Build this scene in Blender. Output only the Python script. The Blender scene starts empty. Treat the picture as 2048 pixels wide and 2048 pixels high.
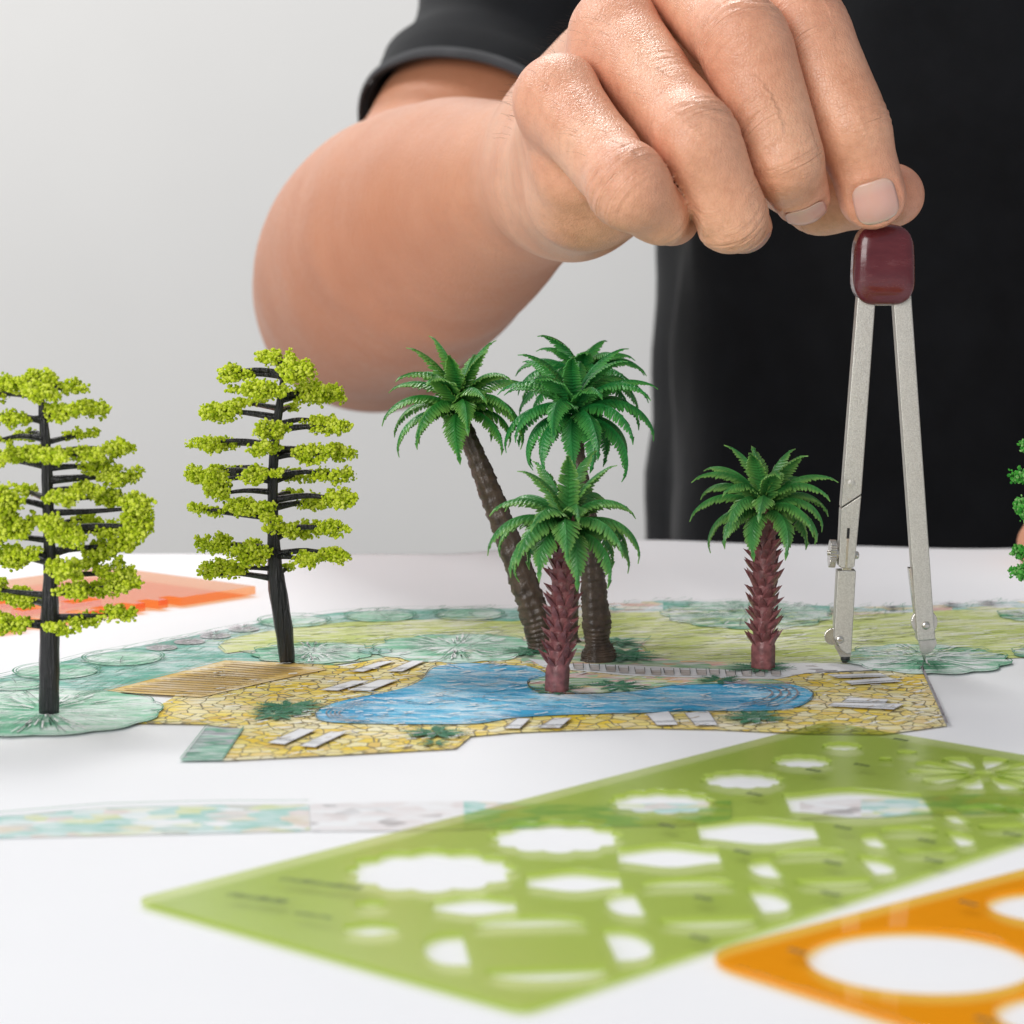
import bpy, bmesh, math, random
import numpy as np
from mathutils import Vector, Matrix, noise as mnoise

random.seed(7)
rng = np.random.default_rng(7)
scene = bpy.context.scene
COL = scene.collection
R = math.radians

# ------------------------------------------------------------------ camera
FPX = 5400.0          # focal length measured on the 2048 px photograph
CAM_H = 0.123
PITCH = R(7.32)
cam_d = bpy.data.cameras.new("camera")
cam_d.sensor_width = 36.0
cam_d.sensor_fit = 'HORIZONTAL'
cam_d.lens = 36.0 * FPX / 2048.0
cam_d.clip_start = 0.02
cam_d.clip_end = 50
cam_d.dof.use_dof = True
cam_d.dof.focus_distance = 0.655
cam_d.dof.aperture_fstop = 24.0
cam = bpy.data.objects.new("camera", cam_d)
cam.location = (0, 0, CAM_H)
cam.rotation_euler = (math.pi / 2 - PITCH, 0, 0)
COL.objects.link(cam)
scene.camera = cam

# ------------------------------------------------------------------ world and lamps
world = bpy.data.worlds.new("World")
scene.world = world
world.use_nodes = True
bgn = world.node_tree.nodes["Background"]
bgn.inputs[0].default_value = (0.89, 0.935, 1.0, 1)
bgn.inputs[1].default_value = 0.355

def area(name, loc, target, sx, sy, power, color=(1, 1, 1)):
    d = bpy.data.lights.new(name, 'AREA')
    d.shape = 'RECTANGLE'; d.size = sx; d.size_y = sy
    d.energy = power; d.color = color
    o = bpy.data.objects.new(name, d)
    o.location = loc
    o.rotation_euler = (Vector(target) - Vector(loc)).to_track_quat('-Z', 'Y').to_euler()
    COL.objects.link(o)
    return o

area("back_softbox", (-0.12, 1.50, 1.20), (0.0, 0.66, 0.0), 0.42, 0.36, 8.2, (1.0, 0.985, 0.96))
area("front_softbox", (-0.62, -0.62, 0.52), (0.02, 0.7, 0.08), 0.9, 0.8, 14.8, (1.0, 0.97, 0.94))
area("wall_softbox", (-0.9, 1.15, 1.15), (-0.35, 1.9, 0.45), 0.6, 0.5, 14.0, (1.0, 0.99, 0.97))

scene.view_settings.view_transform = 'Standard'
scene.view_settings.look = 'None'
scene.view_settings.gamma = 1.0
scene.view_settings.exposure = 0.08
scene.view_settings.use_curve_mapping = False
scene.render.engine = 'CYCLES'
scene.cycles.use_denoising = True
scene.cycles.max_bounces = 8
scene.cycles.transparent_max_bounces = 16

# ------------------------------------------------------------------ measuring helpers
CAM = np.array([0, 0, CAM_H])
FWD = np.array([0, math.cos(PITCH), -math.sin(PITCH)])
UPV = np.array([0, math.sin(PITCH), math.cos(PITCH)])
RGT = np.array([1.0, 0, 0])

def ray(u, v):
    return FWD + (u - 1024) / FPX * RGT - (v - 1024) / FPX * UPV
def W(u, v, D):                       # point at optical depth D
    return CAM + D * ray(u, v)
def V(u, v, Y):                       # point on the upright plane y = Y
    d = ray(u, v); return CAM + d * (Y / d[1])
def G(u, v, z=0.0):                   # point on the table
    d = ray(u, v); return CAM + d * ((z - CAM_H) / d[2])

# ------------------------------------------------------------------ object helpers
def tag(o, label=None, cat=None, group=None, kind=None):
    if label: o["label"] = label
    if cat: o["category"] = cat
    if group: o["group"] = group
    if kind: o["kind"] = kind
    return o
def empty(name, loc=(0, 0, 0), rz=0.0):
    o = bpy.data.objects.new(name, None)
    o.location = loc; o.rotation_euler = (0, 0, rz)
    o.empty_display_size = 0.01
    COL.objects.link(o); return o
def link(name, me, mat=None, parent=None, smooth=True):
    if mat is not None and not me.materials:
        me.materials.append(mat)
    if smooth:
        me.polygons.foreach_set("use_smooth", [True] * len(me.polygons))
    else:
        me.polygons.foreach_set("use_smooth", [False] * len(me.polygons))
    o = bpy.data.objects.new(name, me)
    COL.objects.link(o)
    if parent is not None: o.parent = parent
    return o
def mesh(name, verts, faces):
    me = bpy.data.meshes.new(name)
    me.from_pydata([tuple(map(float, v)) for v in verts], [], [tuple(int(i) for i in f) for f in faces])
    me.update(); return me
class MB:
    """collects vertices and faces of one mesh"""
    def __init__(s): s.v = []; s.f = []
    def add(s, vs, fs):
        b = len(s.v); s.v += [tuple(map(float, p)) for p in vs]; s.f += [tuple(b + i for i in f) for f in fs]
    def tube(s, pts, rad, n=8, cap=True, ref=(0.31, 0.9, 0.22), rfun=None):
        pts = [Vector(p) for p in pts]; m = len(pts); vs = []
        up = Vector(ref)
        for i, p in enumerate(pts):
            t = (pts[min(i + 1, m - 1)] - pts[max(i - 1, 0)]).normalized()
            a = (up - t * up.dot(t)).normalized(); b = t.cross(a); up = a
            r = rad[i] if hasattr(rad, '__len__') else rad
            for k in range(n):
                w = 2 * math.pi * k / n
                rr = r * (rfun(i, k) if rfun else 1.0)
                vs.append(p + (a * math.cos(w) + b * math.sin(w)) * rr)
        fs = [(i * n + k, i * n + (k + 1) % n, (i + 1) * n + (k + 1) % n, (i + 1) * n + k) for i in range(m - 1) for k in range(n)]
        if cap:
            fs.append(tuple(range(n - 1, -1, -1))); fs.append(tuple((m - 1) * n + k for k in range(n)))
        s.add(vs, fs)
    def prism(s, poly, d):            # poly: 3-D outline, d: offset vector
        n = len(poly); P = [np.array(p, float) for p in poly]; d = np.array(d, float)
        s.add(P + [p + d for p in P], [tuple(range(n - 1, -1, -1)), tuple(range(n, 2 * n))] + [(i, (i + 1) % n, n + (i + 1) % n, n + i) for i in range(n)])
    def build(s, name, mat, parent=None, smooth=True, bevel=0.0, angle=None):
        me = mesh(name, s.v, s.f)
        if angle is None and bevel == 0.0:
            o = link(name, me, mat, parent, smooth)
        else:
            o = link(name, me, mat, parent, smooth)
            if bevel > 0:
                b = o.modifiers.new("bevel", 'BEVEL'); b.width = bevel; b.segments = 2; b.limit_method = 'ANGLE'; b.angle_limit = R(35)
            w = o.modifiers.new("wn", 'WEIGHTED_NORMAL'); w.keep_sharp = True
        return o
def recalc(me):
    bm = bmesh.new(); bm.from_mesh(me); bmesh.ops.recalc_face_normals(bm, faces=bm.faces); bm.to_mesh(me); bm.free()
def copy_child(src, parent, name=None):
    c = src.copy(); COL.objects.link(c); c.parent = parent
    return c

# ------------------------------------------------------------------ material helpers
def new_mat(name):
    m = bpy.data.materials.new(name); m.use_nodes = True
    nt = m.node_tree; nt.nodes.clear()
    out = nt.nodes.new("ShaderNodeOutputMaterial")
    return m, nt, out
def N(nt, typ, **kw):
    n = nt.nodes.new("ShaderNode" + typ)
    for k, v in kw.items():
        if k == 'inp':
            for kk, vv in v.items(): n.inputs[kk].default_value = vv
        else: setattr(n, k, v)
    return n
def rgba(c): return (c[0], c[1], c[2], 1.0)
def ramp(nt, stops, interp='LINEAR'):
    r = nt.nodes.new("ShaderNodeValToRGB"); r.color_ramp.interpolation = interp
    el = r.color_ramp.elements
    while len(el) < len(stops): el.new(0.5)
    for e, (p, c) in zip(el, stops):
        e.position = p; e.color = rgba(c) if hasattr(c, '__len__') else (c, c, c, 1)
    return r
def mixc(nt, fac, a, b, mode='MIX'):
    m = nt.nodes.new("ShaderNodeMix"); m.data_type = 'RGBA'; m.blend_type = mode
    L = nt.links
    for sock, val in ((m.inputs[0], fac), (m.inputs[6], a), (m.inputs[7], b)):
        if hasattr(val, 'is_linked'): L.new(val, sock)
        else: sock.default_value = val if not hasattr(val, '__len__') else rgba(val)
    return m.outputs[2]
def coords(nt, kind='Object', scale=(1, 1, 1), rot=(0, 0, 0)):
    tc = nt.nodes.new("ShaderNodeTexCoord"); mp = nt.nodes.new("ShaderNodeMapping")
    mp.inputs['Scale'].default_value = scale; mp.inputs['Rotation'].default_value = rot
    nt.links.new(tc.outputs[kind], mp.inputs[0]); return mp.outputs[0]
def bump(nt, height, strength=0.3, dist=0.0005):
    b = nt.nodes.new("ShaderNodeBump"); b.inputs['Strength'].default_value = strength; b.inputs['Distance'].default_value = dist
    nt.links.new(height, b.inputs['Height']); return b.outputs[0]
def simple(name, color, rough=0.5, metal=0.0, var=0.12, scale=400, bump_s=0.0, bump_scale=2000, spec=0.5, coat=0.0, bdist=0.0003):
    m, nt, out = new_mat(name)
    p = N(nt, "BsdfPrincipled"); L = nt.links
    co = coords(nt)
    nz = N(nt, "TexNoise"); nz.inputs['Scale'].default_value = scale; nz.inputs['Detail'].default_value = 4
    L.new(co, nz.inputs['Vector'])
    dark = tuple(c * (1 - var) for c in color); light = tuple(min(1, c * (1 + var)) for c in color)
    rp = ramp(nt, [(0.3, dark), (0.7, light)]); L.new(nz.outputs['Fac'], rp.inputs[0])
    L.new(rp.outputs[0], p.inputs['Base Color'])
    p.inputs['Roughness'].default_value = rough; p.inputs['Metallic'].default_value = metal
    p.inputs['Specular IOR Level'].default_value = spec
    p.inputs['Coat Weight'].default_value = coat
    if bump_s > 0:
        n2 = N(nt, "TexNoise"); n2.inputs['Scale'].default_value = bump_scale; n2.inputs['Detail'].default_value = 3
        L.new(co, n2.inputs['Vector'])
        L.new(bump(nt, n2.outputs['Fac'], bump_s, bdist), p.inputs['Normal'])
    L.new(p.outputs[0], out.inputs[0])
    return m
# ================================================================== SETTING: wall, table top
m_wall = simple("wall_paint", (0.70, 0.695, 0.685), 0.9, var=0.03, scale=3, bump_s=0.05, bump_scale=300)
def grid_mesh(name, x0, x1, y0, y1, nx, ny, zf):
    xs = np.linspace(x0, x1, nx + 1); ys = np.linspace(y0, y1, ny + 1)
    vs = [(x, y, zf(x, y)) for y in ys for x in xs]
    fs = [(j * (nx + 1) + i, j * (nx + 1) + i + 1, (j + 1) * (nx + 1) + i + 1, (j + 1) * (nx + 1) + i) for j in range(ny) for i in range(nx)]
    return mesh(name, vs, fs)
b = MB(); b.prism([(-2.2, 2.0, -0.75), (2.2, 2.0, -0.75), (2.2, 2.0, 1.8), (-2.2, 2.0, 1.8)], (0, 0.08, 0))
tag(b.build("wall", m_wall, smooth=False), "plain light grey wall behind the table", None, kind="structure")
b = MB(); b.prism([(-2.2, -0.4, -0.75), (2.2, -0.4, -0.75), (2.2, 2.0, -0.75), (-2.2, 2.0, -0.75)], (0, 0, -0.02))
tag(b.build("floor", simple("floor_paint", (0.45, 0.44, 0.43), 0.6), smooth=False), "plain grey floor under the table", None, kind="structure")

m_table = simple("table_laminate", (0.80, 0.80, 0.81), 0.45, var=0.02, scale=30)
table = empty("table", (0, 0.4, -0.75))
tag(table, "white table top carrying the garden plan and the models", "table")
b = MB(); b.prism([(-0.62, -0.12, -0.0016), (0.62, -0.12, -0.0016), (0.62, 0.862, -0.0016), (-0.62, 0.862, -0.0016)], (0, 0, -0.028))
o = b.build("tabletop", m_table, table, bevel=0.002); o.matrix_parent_inverse = Matrix.Translation((0, -0.4, 0.75))
for lx in (-0.56, 0.56):
    for ly in (-0.06, 0.80):
        b = MB(); b.prism([(lx - .02, ly - .02, -0.75), (lx + .02, ly - .02, -0.75), (lx + .02, ly + .02, -0.75), (lx - .02, ly + .02, -0.75)], (0, 0, 0.722))
        o = b.build("leg", m_table, table, smooth=False); o.matrix_parent_inverse = Matrix.Translation((0, -0.4, 0.75))

# ================================================================== the garden plan sheet
def sstep(a, b, x):
    t = min(1.0, max(0.0, (x - a) / (b - a))); return t * t * (3 - 2 * t)
def paper_z(x, y):
    far = sstep(0.755, 0.85, y)
    z = far * (0.0042 * math.exp(-((x - 0.052) / 0.045) ** 2) + 0.0018 * sstep(0.03, 0.12, x) + 0.0006 * math.sin(x * 38 + 1.0) + 0.0005 * math.sin(x * 71))
    z += 0.0010 * sstep(0.11, 0.2, x) * sstep(0.60, 0.68, y) * (0.5 + 0.5 * math.sin(x * 60 + y * 40)) * (1 - sstep(0.69, 0.74, y))
    return max(z, 0.0)
m_paper, nt, out = new_mat("drawing_paper")
p = N(nt, "BsdfPrincipled", inp={'Roughness': 0.72, 'Specular IOR Level': 0.25})
co = coords(nt, scale=(1, 1, 1))
nz = N(nt, "TexNoise", inp={'Scale': 2500.0, 'Detail': 4.0}); nt.links.new(co, nz.inputs['Vector'])
nz2 = N(nt, "TexNoise", inp={'Scale': 14.0, 'Detail': 2.0}); nt.links.new(co, nz2.inputs['Vector'])
c1 = ramp(nt, [(0.3, (0.80, 0.806, 0.835)), (0.7, (0.825, 0.83, 0.855))]); nt.links.new(nz2.outputs['Fac'], c1.inputs[0])
nt.links.new(c1.outputs[0], p.inputs['Base Color'])
ad = N(nt, "Math", operation='MULTIPLY_ADD', inp={1: 12.0}); nt.links.new(nz2.outputs['Fac'], ad.inputs[0]); nt.links.new(nz.outputs['Fac'], ad.inputs[2])
nt.links.new(bump(nt, ad.outputs[0], 0.25, 0.0001), p.inputs['Normal'])
nt.links.new(p.outputs[0], out.inputs[0])
plan = empty("garden_plan", (0, 0.5, 0))
tag(plan, "large white paper sheet with a hand coloured garden and swimming pool plan", "drawing")
PINV = Matrix.Translation((0, -0.5, 0))
me = grid_mesh("sheet", -0.45, 0.45, 0.16, 0.853, 180, 140, paper_z)
o = link("sheet", me, m_paper, plan); o.matrix_parent_inverse = PINV
sm = o.modifiers.new("thickness", 'SOLIDIFY'); sm.thickness = 0.0003; sm.offset = -1

PAPER = (0.80, 0.806, 0.835)
def pencil(name, c1_, c2_, ang=20, cover=0.55, soft=0.22, along=90, across=900, blot=60):
    """coloured pencil: strokes of two tones with paper grain left bare between them"""
    m, nt, out = new_mat(name); L = nt.links
    p = N(nt, "BsdfPrincipled", inp={'Roughness': 0.7, 'Specular IOR Level': 0.25})
    co = coords(nt, scale=(along, across, 100), rot=(0, 0, R(ang)))
    st = N(nt, "TexNoise", inp={'Scale': 1.0, 'Detail': 5.0, 'Roughness': 0.65}); L.new(co, st.inputs['Vector'])
    co2 = coords(nt)
    bl = N(nt, "TexNoise", inp={'Scale': float(blot), 'Detail': 3.0}); L.new(co2, bl.inputs['Vector'])
    gr = N(nt, "TexNoise", inp={'Scale': 2600.0, 'Detail': 2.0}); L.new(co2, gr.inputs['Vector'])
    a = N(nt, "Math", operation='MULTIPLY_ADD', inp={1: 0.45}); L.new(bl.outputs['Fac'], a.inputs[0]); L.new(st.outputs['Fac'], a.inputs[2])
    a2 = N(nt, "Math", operation='MULTIPLY_ADD', inp={1: 0.35}); L.new(gr.outputs['Fac'], a2.inputs[0]); L.new(a.outputs[0], a2.inputs[2])
    mean = 0.9
    edge = mean + (cover - 0.5) * 0.9
    mr = N(nt, "MapRange"); mr.inputs[1].default_value = edge - soft; mr.inputs[2].default_value = edge + soft; L.new(a2.outputs[0], mr.inputs[0])
    tone = mixc(nt, bl.outputs['Fac'], c1_, c2_)
    rp = ramp(nt, [(0.35, c1_), (0.62, c2_)]); L.new(bl.outputs['Fac'], rp.inputs[0])
    col = mixc(nt, mr.outputs[0], rp.outputs[0], PAPER)
    L.new(col, p.inputs['Base Color']); L.new(p.outputs[0], out.inputs[0])
    return m
m_lawn = pencil("pencil_lawn", (0.54, 0.62, 0.20), (0.66, 0.70, 0.32), 35, 0.64, 0.17, 60, 420)
m_teal = pencil("pencil_teal", (0.13, 0.42, 0.33), (0.28, 0.53, 0.48), 60, 0.60, 0.15, 80, 420)
m_teal2 = pencil("pencil_mint", (0.16, 0.47, 0.30), (0.38, 0.64, 0.48), 45, 0.56, 0.15, 60, 380)
m_green = pencil("pencil_green", (0.04, 0.30, 0.14), (0.18, 0.50, 0.30), 32, 0.50, 0.15, 60, 380)
m_dark = pencil("pencil_dark_green", (0.01, 0.13, 0.06), (0.05, 0.26, 0.12), 40, 0.80, 0.30, 150, 600)
m_water = pencil("pencil_blue", (0.02, 0.29, 0.55), (0.10, 0.50, 0.73), 140, 0.62, 0.17, 70, 300, 35)
m_ochre = pencil("pencil_ochre", (0.66, 0.43, 0.10), (0.74, 0.55, 0.20), 20, 0.66, 0.22, 50, 400)
m_brown = pencil("pencil_brown", (0.36, 0.29, 0.25), (0.50, 0.45, 0.42), 70, 0.62, 0.3, 100, 600)
m_lilac = pencil("pencil_lilac_grey", (0.50, 0.44, 0.45), (0.62, 0.58, 0.60), 30, 0.5, 0.4, 100, 600)
m_pale = pencil("pencil_pale_grey", (0.72, 0.73, 0.77), (0.77, 0.78, 0.81), 10, 0.5, 0.4, 100, 600)
m_ink = simple("ink_line", (0.09, 0.11, 0.11), 0.6, var=0.3, scale=600)
m_inkg = simple("ink_line_green", (0.05, 0.24, 0.14), 0.6, var=0.3, scale=600)
m_inkb = simple("ink_line_brown", (0.34, 0.20, 0.05), 0.6, var=0.2, scale=600)
m_inkgr = simple("ink_line_grey", (0.27, 0.25, 0.27), 0.6, var=0.3, scale=600)
# crazy paving: yellow stones with ink joints (printed on the flat sheet)
def paving_mat():
    m, nt, out = new_mat("pencil_paving"); L = nt.links
    p = N(nt, "BsdfPrincipled", inp={'Roughness': 0.7, 'Specular IOR Level': 0.25})
    co = coords(nt)
    wn = N(nt, "TexNoise", inp={'Scale': 130.0, 'Detail': 2.0}); L.new(co, wn.inputs['Vector'])
    vm = N(nt, "VectorMath", operation='SCALE', inp={'Scale': 0.003}); L.new(wn.outputs['Color'], vm.inputs[0])
    va = N(nt, "VectorMath", operation='ADD'); L.new(co, va.inputs[0]); L.new(vm.outputs[0], va.inputs[1])
    ve = N(nt, "TexVoronoi", feature='DISTANCE_TO_EDGE', inp={'Scale': 290.0}); L.new(va.outputs[0], ve.inputs['Vector'])
    vc = N(nt, "TexVoronoi", feature='F1', inp={'Scale': 290.0}); L.new(va.outputs[0], vc.inputs['Vector'])
    sep = N(nt, "SeparateColor"); L.new(vc.outputs['Color'], sep.inputs[0])
    rp = ramp(nt, [(0.0, (0.74, 0.50, 0.03)), (0.35, (0.80, 0.60, 0.06)), (0.6, (0.78, 0.65, 0.18)), (0.85, (0.79, 0.72, 0.42)), (1.0, (0.68, 0.45, 0.08))])
    L.new(sep.outputs[0], rp.inputs[0])
    st = N(nt, "TexNoise", inp={'Scale': 1.0, 'Detail': 5.0}); L.new(coords(nt, scale=(120, 800, 100), rot=(0, 0, R(30))), st.inputs['Vector'])
    bl = N(nt, "TexNoise", inp={'Scale': 45.0, 'Detail': 3.0}); L.new(co, bl.inputs['Vector'])
    a = N(nt, "Math", operation='ADD'); L.new(st.outputs['Fac'], a.inputs[0]); L.new(bl.outputs['Fac'], a.inputs[1])
    mr = N(nt, "MapRange"); mr.inputs[1].default_value = 0.92; mr.inputs[2].default_value = 1.35; L.new(a.outputs[0], mr.inputs[0])
    col = mixc(nt, mr.outputs[0], rp.outputs[0], (0.80, 0.78, 0.68))
    ln = N(nt, "TexNoise", inp={'Scale': 300.0, 'Detail': 2.0}); L.new(co, ln.inputs['Vector'])
    th = N(nt, "MapRange"); th.inputs[3].default_value = 0.015; th.inputs[4].default_value = 0.075; L.new(ln.outputs['Fac'], th.inputs[0])
    lt = N(nt, "Math", operation='LESS_THAN'); L.new(ve.outputs['Distance'], lt.inputs[0]); L.new(th.outputs[0], lt.inputs[1])
    col2 = mixc(nt, lt.outputs[0], col, (0.24, 0.20, 0.11))
    L.new(col2, p.inputs['Base Color']); L.new(p.outputs[0], out.inputs[0]); return m
m_paving = paving_mat()
def confetti(name, stops, scale=260, rot=20):
    m, nt, out = new_mat(name); L = nt.links
    p = N(nt, "BsdfPrincipled", inp={'Roughness': 0.7, 'Specular IOR Level': 0.25})
    co = coords(nt, scale=(0.6, 1, 1), rot=(0, 0, R(rot)))
    v = N(nt, "TexVoronoi", inp={'Scale': float(scale)}); L.new(co, v.inputs['Vector'])
    s = N(nt, "SeparateColor"); L.new(v.outputs['Color'], s.inputs[0])
    rp = ramp(nt, stops, 'LINEAR'); L.new(s.outputs[1], rp.inputs[0])
    st = N(nt, "TexNoise", inp={'Scale': 1.0, 'Detail': 5.0}); L.new(coords(nt, scale=(150, 900, 100), rot=(0, 0, R(40))), st.inputs['Vector'])
    mr = N(nt, "MapRange"); mr.inputs[1].default_value = 0.42; mr.inputs[2].default_value = 0.75; L.new(st.outputs['Fac'], mr.inputs[0])
    L.new(mixc(nt, mr.outputs[0], rp.outputs[0], PAPER), p.inputs['Base Color']); L.new(p.outputs[0], out.inputs[0]); return m
GRN = (0.16, 0.42, 0.22); TEA = (0.22, 0.50, 0.44); PNK = (0.68, 0.36, 0.36); ORG = (0.72, 0.48, 0.22); LIM = (0.52, 0.60, 0.26); WHT = (0.76, 0.77, 0.79)
m_flower = confetti("pencil_flowers", [(0.0, GRN), (0.3, (0.30, 0.50, 0.28)), (0.5, LIM), (0.65, ORG), (0.8, PNK), (1.0, GRN)], 330)
m_border = confetti("pencil_border", [(0.0, TEA), (0.3, (0.36, 0.58, 0.54)), (0.5, WHT), (0.65, LIM), (0.8, (0.66, 0.55, 0.52)), (1.0, TEA)], 300)
m_border_far = confetti("pencil_border_far", [(0.0, TEA), (0.35, (0.40, 0.56, 0.56)), (0.55, WHT), (0.7, (0.70, 0.64, 0.34)), (0.85, PNK), (1.0, GRN)], 210)
m_pebble = confetti("pencil_pebbles", [(0.0, WHT), (0.68, WHT), (0.72, (0.10, 0.10, 0.11)), (0.80, (0.35, 0.3, 0.3)), (0.86, WHT), (1.0, WHT)], 520, 0)
m_pebble2 = confetti("pencil_gravel", [(0.0, WHT), (0.45, (0.66, 0.60, 0.60)), (0.66, WHT), (0.78, (0.25, 0.22, 0.22)), (0.86, (0.60, 0.55, 0.55)), (1.0, WHT)], 330, 0)
m_hedgeblk = confetti("pencil_hedge", [(0.0, (0.05, 0.25, 0.15)), (0.5, (0.14, 0.42, 0.28)), (0.75, (0.30, 0.28, 0.34)), (1.0, (0.05, 0.22, 0.14))], 300)

def ZA(x, y): return (x / 1.8867, 1160 + y / 1.8867)         # two enlargements the plan was measured on
def ZB(x, y): return (1024 + x / 1.8867, 1040 + y / 1.8867)
LAYER = 0.00006
def gpts(pts): return [G(*p)[:2] for p in pts]
def smooth_poly(P, closed=True, sub=6):
    P = [np.array(p, float) for p in P]; n = len(P); out_ = []
    rngi = range(n if closed else n - 1)
    for i in rngi:
        p0, p1, p2, p3 = (P[(i - 1) % n], P[i], P[(i + 1) % n], P[(i + 2) % n]) if closed else (P[max(i - 1, 0)], P[i], P[i + 1], P[min(i + 2, n - 1)])
        for k in range(sub):
            t = k / sub
            out_.append(0.5 * ((2 * p1) + (p2 - p0) * t + (2 * p0 - 5 * p1 + 4 * p2 - p3) * t * t + (3 * p1 - p0 - 3 * p2 + p3) * t ** 3))
    if not closed: out_.append(P[-1])
    return out_
def wob(P, amp, freq=90.0, seed=0.0):
    return [np.array((x + amp * mnoise.noise((x * freq, y * freq, seed)), y + amp * mnoise.noise((x * freq, y * freq, seed + 9)))) for x, y in P]
LAY = [0]
def flat(name, pts, mat, layer, smooth=False, wobble=0.0, px=True):
    """one coloured area of the drawing, lying on the sheet"""
    P = gpts(pts) if px else [np.array(q) for q in pts]
    if smooth: P = smooth_poly(P)
    if wobble: P = wob(P, wobble)
    bm = bmesh.new()
    vs = [bm.verts.new((q[0], q[1], 0)) for q in P]
    f = bm.faces.new(vs); bm.normal_update()
    if f.normal.z < 0: f.normal_flip()
    bmesh.ops.triangulate(bm, faces=bm.faces[:])
    ys = [q[1] for q in P]
    if max(ys) > 0.74 or max(q[0] for q in P) > 0.10:
        for k in range(1, 12):
            yy = 0.60 + k * 0.018
            bmesh.ops.bisect_plane(bm, geom=bm.verts[:] + bm.edges[:] + bm.faces[:], plane_co=(0, yy, 0), plane_no=(0, 1, 0))
        for k in range(0, 34):
            xx = -0.17 + k * 0.0125
            bmesh.ops.bisect_plane(bm, geom=bm.verts[:] + bm.edges[:] + bm.faces[:], plane_co=(xx, 0, 0), plane_no=(1, 0, 0))
    for v in bm.verts: v.co.z = paper_z(v.co.x, v.co.y) + 0.00004 + layer * LAYER
    me = bpy.data.meshes.new(name); bm.to_mesh(me); bm.free()
    o = link(name, me, mat, plan, smooth=False); o.matrix_parent_inverse = PINV
    return P
INK = {k: MB() for k in ('ink', 'green', 'brown', 'grey', 'lawn', 'white', 'blue')}
def stroke(P, w=0.00026, ink='ink', px=True, closed=False, jit=0.0):
    Q = gpts(P) if px else [np.array(q) for q in P]
    if closed: Q = Q + [Q[0]]
    z0 = 0.00004 + 15 * LAYER
    b = INK[ink]
    vs = []; n = len(Q)
    for i, q in enumerate(Q):
        t = Q[min(i + 1, n - 1)] - Q[max(i - 1, 0)]; l = np.hypot(*t) or 1.0
        nrm = np.array((-t[1], t[0])) / l; ww = w * (0.75 + 0.5 * random.random()) * 0.5
        for s in (-1, 1):
            r = q + nrm * ww * s; vs.append((r[0], r[1], paper_z(*r) + z0))
    b.add(vs, [(2 * i, 2 * i + 2, 2 * i + 3, 2 * i + 1) for i in range(n - 1)])
def gellipse(cx, cy, rx, zoom):
    """a true circle on the table, its width read from the photo"""
    u, v = zoom(cx, cy); c = G(u, v)[:2]; r = rx / 1.8867 * (np.hypot(c[1], CAM_H)) / FPX
    return c, r
def circ(c, r, n=48, amp=0.0, k=0, ph=0.0):
    return [np.array((c[0] + r * (1 + amp * abs(math.sin(k * t / 2 + ph))) * math.cos(t), c[1] + r * (1 + amp * abs(math.sin(k * t / 2 + ph))) * math.sin(t))) for t in np.linspace(0, 2 * math.pi, n, endpoint=False)]

A = lambda *p: [ZA(*q) for q in p]
B = lambda *p: [ZB(*q) for q in p]
# teal hedge bed behind, along the boundary line
bed = A((-120, 400), (0, 368), (160, 330), (310, 290), (530, 250), (700, 218), (900, 178), (1000, 160), (1270, 124), (1500, 112), (1932, 108)) + \
      B((200, 326), (370, 316), (560, 305), (800, 312), (1100, 322), (1300, 330), (1600, 320), (1932, 308), (2200, 300), (2200, 345), (1932, 336), (1600, 348), (1300, 364), (900, 350), (560, 348), (370, 356)) + \
      A((1932, 160), (1650, 152), (1300, 162), (1150, 180), (1000, 198), (900, 218), (822, 255), (850, 280), (900, 292), (860, 306), (700, 345), (390, 428), (300, 445), (100, 440), (-120, 470))
flat("coloured_hedge_bed", bed, m_teal, 1)
flat("coloured_hedge_bed", A((780, 262), (830, 262), (860, 282), (1130, 258), (1130, 326), (850, 316), (640, 366)), m_teal, 2)
flat("coloured_flower_border", B((120, 330), (370, 318), (570, 306), (570, 346), (370, 354), (120, 366)), m_border_far, 2)
flat("coloured_flower_border", B((1200, 326), (1300, 331), (1600, 321), (1932, 309), (2200, 301), (2200, 344), (1932, 335), (1600, 347), (1300, 363), (1200, 360)), m_border_far, 2)
stroke(A((-120, 400), (0, 368), (160, 330), (310, 290), (530, 250), (700, 218), (900, 178), (1000, 160), (1270, 124), (1500, 112), (1932, 108)), ink='green')
lawn = A((822, 255), (850, 232), (900, 216), (1000, 197), (1150, 179), (1300, 161), (1500, 155), (1650, 151), (1932, 159)) + \
       B((370, 354), (560, 346), (900, 350), (1300, 362), (1600, 346), (1932, 334), (2200, 340), (2200, 520), (1932, 522), (1700, 535), (1210, 546), (1040, 545), (860, 541), (600, 532), (520, 516), (485, 482), (524, 450), (390, 446), (200, 450), (0, 440)) + \
       A((1932, 214), (1850, 206), (1600, 235), (1370, 250), (1100, 262), (910, 272), (850, 280))
LP = flat("coloured_lawn", lawn, m_lawn, 3)
stroke(LP, px=False, closed=True, ink='green', w=0.00022)
# planting beds round the patio
flat("coloured_planting_bed", A((900, 270), (1100, 262), (1370, 250), (1600, 232), (1850, 206), (1932, 214)) + B((200, 450), (390, 446), (524, 450), (485, 482), (520, 516), (600, 532), (860, 541), (1210, 546), (1210, 560), (860, 580), (600, 575), (220, 560), (0, 540)) + A((1932, 330), (1700, 300), (1480, 295), (1250, 325), (1110, 318)), m_flower, 4)
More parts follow.
